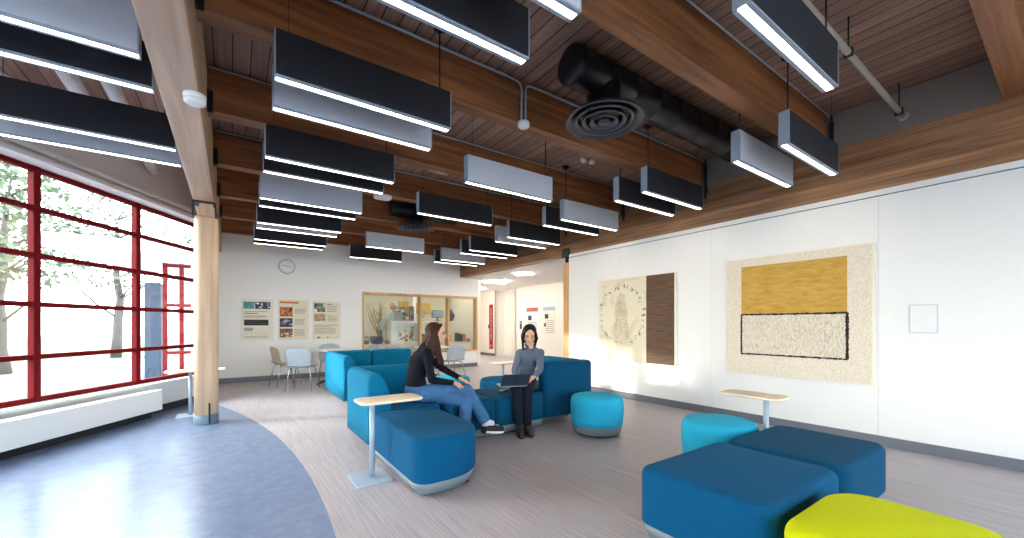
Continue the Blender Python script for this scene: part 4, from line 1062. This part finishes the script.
# --- woman in black sweater ------------------------------------------------
O1 = Vector((1.66, 4.02, 0))
t1 = thing('person', 'woman with long brown hair in black sweater and blue jeans sitting cross-legged on the sofa', 'person', O1)
hipR, hipL = Vector((1.62, 3.955, .535)), Vector((1.65, 4.12, .535))
kneR, kneL = Vector((2.07, 3.80, .555)), Vector((2.00, 3.68, .46))
ankR, ankL = Vector((2.165, 3.585, .245)), Vector((1.92, 3.61, .11))
pel, wai, che, nek = Vector((1.60, 4.04, .545)), Vector((1.59, 4.04, .69)), Vector((1.625, 4.04, .87)), Vector((1.695, 4.035, 1.0))
shR, shL = Vector((1.645, 3.885, .965)), Vector((1.715, 4.185, .965))
elR, elL = Vector((1.665, 3.80, .69)), Vector((1.93, 4.12, .765))
wrR, wrL = Vector((1.90, 3.80, .645)), Vector((2.05, 3.93, .668))
hc1 = Vector((1.805, 4.00, 1.152)); hf1 = Vector((.92, -.39, -.03)); 
def torso(b, d=0, neckto=None):
    up = Vector((1.675, 4.04, .955))
    key = [(pel, .112, .165), (pel.lerp(wai, .5), .104, .148), (wai, .094, .126), (wai.lerp(che, .5), .097, .132), (che, .104, .148), (che.lerp(up, .5), .096, .148), (up, .078, .125)]
    for q in range(len(key)-1):
        for w_ in range(3):
            f_ = w_/3; c_ = key[q][0].lerp(key[q+1][0], f_); ra, rb_ = key[q][1]*(1-f_)+key[q+1][1]*f_, key[q][2]*(1-f_)+key[q+1][2]*f_
            b.ball(c_, (ra+d, rb_+d, .055+d))
    cap(b, shR, nek+Vector((-.02, 0, -.02)), .052+d, .055+d); cap(b, shL, nek+Vector((-.02, 0, -.02)), .052+d, .055+d); cap(b, shR, che, .05+d, .09+d); cap(b, shL, che, .05+d, .09+d)
    for sy in (-.06, .06): b.ball(che+Vector((.068, sy, .01)), (.052+d, .055+d, .06+d))
def arms(b, d=0, upto=1.0):
    chain(b, [shR, elR, elR.lerp(wrR, upto)], [.047+d, .039+d, .027+d]); chain(b, [shL, elL, elL.lerp(wrL, upto)], [.047+d, .039+d, .027+d])
def legs(b, d=0, upto=1.0, flare=0):
    for h_, k_, a_ in ((hipR, kneR, ankR), (hipL, kneL, ankL)):
        calf = k_.lerp(a_, .3)
        chain(b, [h_, h_.lerp(k_, .5), k_, calf, k_.lerp(a_, upto)], [.088+d, .077+d, .058+d, .056+d, .040+d+flare])
def loc(b, o): bmesh.ops.translate(b.bm, vec=-o, verts=b.bm.verts)
b = B(); P1, R1, s1_ = head(b, hc1, hf1, (.05, 0, 1), 1.04)
cap(b, nek+Vector((-.01, 0, 0)), hc1+Vector((-.03, 0, -.06)), .05, .046)
torso(b, -.012); arms(b, -.004); legs(b, -.012)
hand(b, wrR+Vector((.005, 0, 0)), (.93, -.05, -.32), (.25, -.35, 1), 1, .28); hand(b, wrL, (.45, -.85, -.35), (.3, -.1, 1), -1, .30)
for a_, toe in ((ankR, Vector((2.24, 3.53, .165))), (ankL, Vector((1.95, 3.53, .05)))): chain(b, [a_, a_.lerp(toe, .5)+Vector((0, 0, -.012)), toe], [.030, .022, .015])
loc(b, O1); bake(b.build('body', 'skin1', t1), .0045, 3)
b = B(); torso(b, .0); arms(b, .002, .97); cap(b, nek+Vector((-.03, 0, -.04)), nek+Vector((.005, 0, .025)), .066, .056)
# trim the waist: sweater ends above the jeans
loc(b, O1); sw = bake(b.build('sweater', 'sweater', t1), .008, 5)
b = B(); b.ball(pel, (.124, .176, .10)); b.ball(pel+Vector((0, 0, .05)), (.112, .158, .07)); legs(b, .008, .93, .018); loc(b, O1); bake(b.build('jeans', 'denim', t1), .007, 4)
def shoe(t, o, ank, toe, up=.0, mat='shoe', lace=True):
    heel = ank+(ank-toe).normalized()*.03; d = (toe-ank); d.z = d.z; f = d.normalized()
    b = B(); chain(b, [ank+Vector((0, 0, -.005)), ank.lerp(toe, .5)-Vector((0, 0, .010)), toe-Vector((0, 0, .003))], [.047, .046, .036]); b.ball(ank+Vector((0, 0, -.045))-f*.02, (.042, .042, .035)); loc(b, o); bake(b.build('shoe', mat, t), .006, 3)
    s_ = f.cross(Vector((0, 0, 1))).normalized(); n_ = s_.cross(f).normalized()
    hl = ank-f*.045-n_*.062; tl = toe+f*.035-n_*.040
    b = B(); pts = []
    rg = []
    for zz in (0, .022):
        ring = []
        for k in range(20):
            an = 2*PI*k/20; m = (hl+tl)/2; L_ = (tl-hl).length/2; ring.append(m+(tl-hl).normalized()*L_*math.cos(an)+s_*.045*math.sin(an)+n_*zz-o)
        rg.append(ring)
    b.rings(rg, smooth=False); b.build('sole', 'sole' if lace else mat, t)
    if lace:
        b = B()
        for q in range(4):
            m = ank.lerp(toe, .35+.14*q)+n_*.03-o; b.tube([m-s_*.022, m+n_*.006, m+s_*.022], .0035, 6)
        b.build('laces', 'sole', t)
shoe(t1, O1, ankR+Vector((.012, -.012, -.055)), Vector((2.31, 3.50, .165)))
shoe(t1, O1, ankL+Vector((.01, -.01, -.02)), Vector((1.965, 3.50, .05)))
b = B(); cap(b, ankR.lerp(kneR, .18), ankR+Vector((.01, -.01, -.03)), .046, .046); cap(b, ankR+Vector((.01, -.01, -.02)), ankR.lerp(Vector((2.30, 3.50, .165)), .42)+Vector((0, 0, .008)), .042, .036); loc(b, O1); bake(b.build('sock', 'sock', t1), .006, 2)
face_parts(t1, P1, R1, s1_, O1)
# long wavy hair
random.seed(4)
b = B()
b.ball(P1(0, -.028, .040), (.086, .096, .090), R1)
b.ball(P1(0, -.055, -.02), (.078, .065, .10), R1); b.ball(P1(0, -.062, -.11), (.08, .05, .09), R1)
for s_ in (-1, 1):
    b.ball(P1(s_*.066, -.036, -.01), (.022, .042, .085), R1)
    cap(b, P1(s_*.03, .045, .098), P1(s_*.073, -.005, .03), .016, .018)
for i in range(30):
    an = (i/29-.5)*PI*1.25; x0 = .072*math.sin(an); y0 = -.03-.055*math.cos(an)
    L_ = random.uniform(.17, .25); pts = []
    for q in range(6):
        f_ = q/5; pts.append(P1(x0*(1+.55*f_)+random.uniform(-.012, .012), y0-.01*f_+.020*math.sin(q*1.5+i*.9), -.03-L_*f_)+Vector((-.015*f_, 0, 0)))
    for q in range(5): cap(b, pts[q], pts[q+1], .021-.0022*q, .019-.0022*q, 8)
for i in range(16):   # locks falling forward over the near shoulder
    y_ = random.uniform(-.045, .01); pts = [P1(.070+random.uniform(-.006, .01), y_-.01+.009*q, .0-.06*q+random.uniform(-.006, .006))+Vector((.006*q, -.004*q+.008*math.sin(q*2+i), 0)) for q in range(6)]
    for q in range(5): cap(b, pts[q], pts[q+1], .017-.0018*q, .015-.0018*q, 8)
loc(b, O1); bake(b.build('hair', 'hairb', t1), .006, 2)

# --- woman with laptop -------------------------------------------------------
O2 = Vector((3.05, 4.05, 0))
t2 = thing('person', 'woman with short black hair in slate shirt and dark trousers typing on a laptop', 'person', O2)
F2 = Vector((-.45, -.89, 0)).normalized(); Rt = Vector((-.89, .45, 0)).normalized()   # her right
pel, wai, che, nek = Vector((3.07, 4.13, .545)), Vector((3.09, 4.10, .68)), Vector((3.11, 4.055, .84)), Vector((3.105, 4.02, .975))
shc = Vector((3.112, 4.04, .898)); shR, shL = shc+Rt*.136, shc-Rt*.136
hipR, hipL = pel+Rt*.085+Vector((0, 0, -.01)), pel-Rt*.075+Vector((0, 0, -.01))
kneR, kneL = Vector((2.665, 3.715, .485)), Vector((2.80, 3.69, .485))
ankR, ankL = Vector((2.655, 3.655, .125)), Vector((2.765, 3.64, .11))
elR, elL = Vector((2.87, 4.04, .69)), Vector((3.075, 3.80, .70))
wrR, wrL = Vector((2.76, 3.87, .635)), Vector((2.965, 3.765, .635))
hc2 = Vector((3.055, 3.98, 1.125)); hf2 = Vector((-.50, -.74, -.36))
RT = Matrix((Rt, F2, Vector((0, 0, 1)))).transposed()
def torso2(b, d=0):
    up = nek-Vector((0, 0, .055))
    key = [(pel, .165, .115), (pel.lerp(wai, .5), .145, .10), (wai, .118, .088), (wai.lerp(che, .5), .126, .092), (che, .138, .10), (che.lerp(up, .5), .135, .09), (up, .10, .07)]
    for q in range(len(key)-1):
        for w_ in range(3):
            f_ = w_/3; c_ = key[q][0].lerp(key[q+1][0], f_); ra, rb_ = key[q][1]*(1-f_)+key[q+1][1]*f_, key[q][2]*(1-f_)+key[q+1][2]*f_
            b.ball(c_, (ra+d, rb_+d, .055+d), RT)
    cap(b, shR, nek-Vector((0, 0, .03)), .040+d, .045+d); cap(b, shL, nek-Vector((0, 0, .03)), .040+d, .045+d); cap(b, shR, che, .042+d, .075+d); cap(b, shL, che, .042+d, .075+d)
    for q in (-.05, .05): b.ball(che+Rt*q+F2*.055+Vector((0, 0, -.01)), (.06+d, .045+d, .06+d), RT)
b = B(); P2, R2, s2_ = head(b, hc2, hf2, (-.1, -.2, 1), 1.0)
cap(b, nek-Vector((0, 0, .02)), hc2+Vector((.02, .03, -.055)), .045, .043)
torso2(b, -.012); arms(b, -.004); legs(b, -.012)
hand(b, wrR, (F2*.5+Rt*-.5+Vector((0, 0, -.15))), (0, 0, 1), -1, .35, .95); hand(b, wrL, (-.75, -.15, -.18), (0, -.1, 1), 1, .35, .95)
chain(b, [ankR, Vector((2.61, 3.58, .06)), Vector((2.585, 3.53, .04))], [.028, .022, .016]); chain(b, [ankL, Vector((2.735, 3.57, .055)), Vector((2.715, 3.52, .04))], [.028, .022, .016])
loc(b, O2); bake(b.build('body', 'skin2', t2), .0045, 3)
b = B(); torso2(b, 0); arms(b, .004, .93)
for q in range(7):   # hem folds
    b.ball(wai+Rt*(.09-.03*q)+F2*.075+Vector((0, 0, -.02+.012*(q % 2))), (.02, .02, .05), RT)
loc(b, O2); bake(b.build('shirt', 'shirt', t2), .007, 4)
b = B()
for sg in (-1, 1):
    b.tube([nek+Rt*sg*.05+Vector((0, .03, .022)), nek+Rt*sg*.045+F2*.03+Vector((0, 0, .0)), nek+Rt*sg*.012+F2*.085+Vector((0, 0, -.06))], [.014, .017, .008], 8)
loc(b, O2); b.build('collar', 'shirt', t2)
b = B()
for q in range(5):
    b.ball(che+F2*(.110-.004*abs(q-1))+Vector((0, 0, .07-.05*q)), .004, sub=1)
loc(b, O2); b.build('buttons', 'greymetal', t2)
b = B(); b.ball(pel, (.172, .122, .10), RT); legs(b, .004, .95, .006); loc(b, O2); bake(b.build('trousers', 'pants', t2), .007, 4)
shoe(t2, O2, ankR+Vector((-.005, -.015, -.03)), Vector((2.60, 3.535, .048)), mat='boot', lace=False); shoe(t2, O2, ankL+Vector((-.005, -.015, -.02)), Vector((2.725, 3.52, .045)), mat='boot', lace=False)
for a_, k_ in ((ankR, kneR), (ankL, kneL)):
    b = B(); cap(b, a_.lerp(k_, .22), a_+Vector((0, 0, -.05)), .047, .045); loc(b, O2); bake(b.build('boot_shaft', 'boot', t2), .006, 2)
face_parts(t2, P2, R2, s2_, O2, True, 'hairk')
b = B()
b.ball(P2(0, -.034, .046), (.088, .092, .086), R2); b.ball(P2(0, -.05, -.02), (.088, .060, .085), R2); b.ball(P2(0, -.045, -.085), (.084, .045, .06), R2)
for s_ in (-1, 1):
    Ls = .14 if s_ == 1 else .085
    for i in range(9):
        y_ = -.07+.0125*i
        a0, a1, a2 = P2(s_*.070, y_, .035), P2(s_*(.086+.003*math.sin(i)), y_+.006, -.03), P2(s_*(.080-.010*(i > 6)), y_+.018, -.05-Ls*(.6+.045*i))
        cap(b, a0, a1, .020, .020, 8); cap(b, a1, a2, .020, .010, 8)
    for i in range(6):   # sweep from the parting to the temple
        cap(b, P2(-.014, .000+.008*i, .122-.003*i), P2(s_*.052-.004, .008+.008*i, .088-.004*i), .010, .010, 8)
        cap(b, P2(s_*.052-.004, .008+.008*i, .088-.004*i), P2(s_*.072, .006+.005*i, .035), .010, .010, 8)
loc(b, O2); bake(b.build('hair', 'hairk', t2), .006, 2)

# laptop on her lap
hx = Vector((2.60, 3.675, .556)); wv = Vector((.93, -.36, 0)).normalized(); bk = Vector((.36, .93, 0)).normalized()
t = thing('laptop', 'dark slate open laptop resting on the lap of the woman in the slate shirt', 'laptop', hx, math.atan2(wv.y, wv.x))
MT['lapdark'] = plain('laptop_shell', (60, 72, 94), .35, .4); MT['keys'] = plain('laptop_keys', (22, 22, 26), .6); MT['lapsil'] = plain('laptop_deck', (190, 188, 184), .4, .3)
b = B(); b.cushion(rrect(-.155, .155, .0, .215, .012), 0, .013, .003, .003); b.build('keyboard_base', 'lapsil', t)
b = B()
for r_ in range(5):
    for c_ in range(13): b.bx(-.138+c_*.0213, -.120+c_*.0213, .085+r_*.019+.0, .101+r_*.019, .013, .0145)
b.build('keys', 'keys', t)
b = B(); rot = Euler((math.radians(47), 0, 0)).to_matrix()
b.box(Vector((0, 0, .010))+rot @ Vector((0, 0, .105)), (.315, .006, .225), rot=rot, bev=.002); b.build('lid', 'lapdark', t)
b = B(); b.box(Vector((0, 0, .010))+rot @ Vector((0, .0036, .107)), (.29, .001, .185), rot=rot); b.build('screen', 'p_white', t)
b = B(); b.box(Vector((0, 0, .010))+rot @ Vector((0, -.0036, .107)), (.02, .001, .024), rot=rot); b.ball(Vector((0, 0, .010))+rot @ Vector((.003, -.0034, .125)), .004, sub=1); b.build('lid_emblem', 'keys', t)
t = thing('phone', 'small dark phone lying on the bench seat by the laptop', 'phone', (2.74, 4.07, .449), .5)
b = B(); b.cushion(rrect(-.07, .07, -.035, .035, .01), 0, .009, .002, .002); b.build('body', 'lapsil', t)
b = B(); b.bx(-.064, .064, -.031, .031, .009, .0098); b.build('screen', 'keys', t)

# ------------------------------------------------------------------ light and camera
w = bpy.data.worlds.new('World'); bpy.context.scene.world = w; w.use_nodes = True
nt = w.node_tree; bg = nt.nodes['Background']
sky = N(nt, 'ShaderNodeTexSky'); sky.sky_type = 'NISHITA'; sky.sun_disc = False; sky.sun_elevation = math.radians(28); sky.sun_rotation = math.radians(-70); sky.air_density = 1.0; sky.dust_density = 3.0
mx = N(nt, 'ShaderNodeMix', data_type='RGBA'); mx.inputs[0].default_value = .6; mx.inputs[7].default_value = (.86, .94, 1.0, 1)
scl = N(nt, 'ShaderNodeMix', data_type='RGBA', blend_type='MULTIPLY'); scl.inputs[0].default_value = 1; scl.inputs[7].default_value = (.12, .12, .12, 1)
nt.links.new(sky.outputs[0], scl.inputs[6]); nt.links.new(scl.outputs[2], mx.inputs[6]); nt.links.new(mx.outputs[2], bg.inputs[0])
SKY, SUN, EXPO = 11.0, 2.6, 0.93
bg.inputs[1].default_value = SKY
sd = bpy.data.lights.new('sun', 'SUN'); sd.energy = SUN; sd.angle = math.radians(1.2); sd.color = (1, .95, .86)
so = bpy.data.objects.new('sun', sd); C.objects.link(so)
dirv = Vector((.931, -.364, -.2754)).normalized(); so.rotation_euler = dirv.to_track_quat('-Z', 'Y').to_euler()
so.location = (-12, 12, 8)

cam = bpy.data.cameras.new('camera'); co = bpy.data.objects.new('camera', cam); C.objects.link(co)
co.location = (0, 0, 1.25); co.rotation_euler = (PI/2, 0, -math.radians(35))
cam.sensor_width = 36; cam.lens = 400/1024*36; cam.shift_y = 56/1024; cam.clip_start = .05; cam.clip_end = 300
bpy.context.scene.camera = co
vs = bpy.context.scene.view_settings
vs.view_transform = 'Standard'; vs.look = 'None'; vs.gamma = 1; vs.exposure = EXPO; vs.use_curve_mapping = False
cy_ = bpy.context.scene.cycles
cy_.max_bounces = 8; cy_.diffuse_bounces = 5; cy_.glossy_bounces = 4; cy_.transparent_max_bounces = 12
cy_.sample_clamp_indirect = 6; cy_.caustics_reflective = False; cy_.caustics_refractive = False
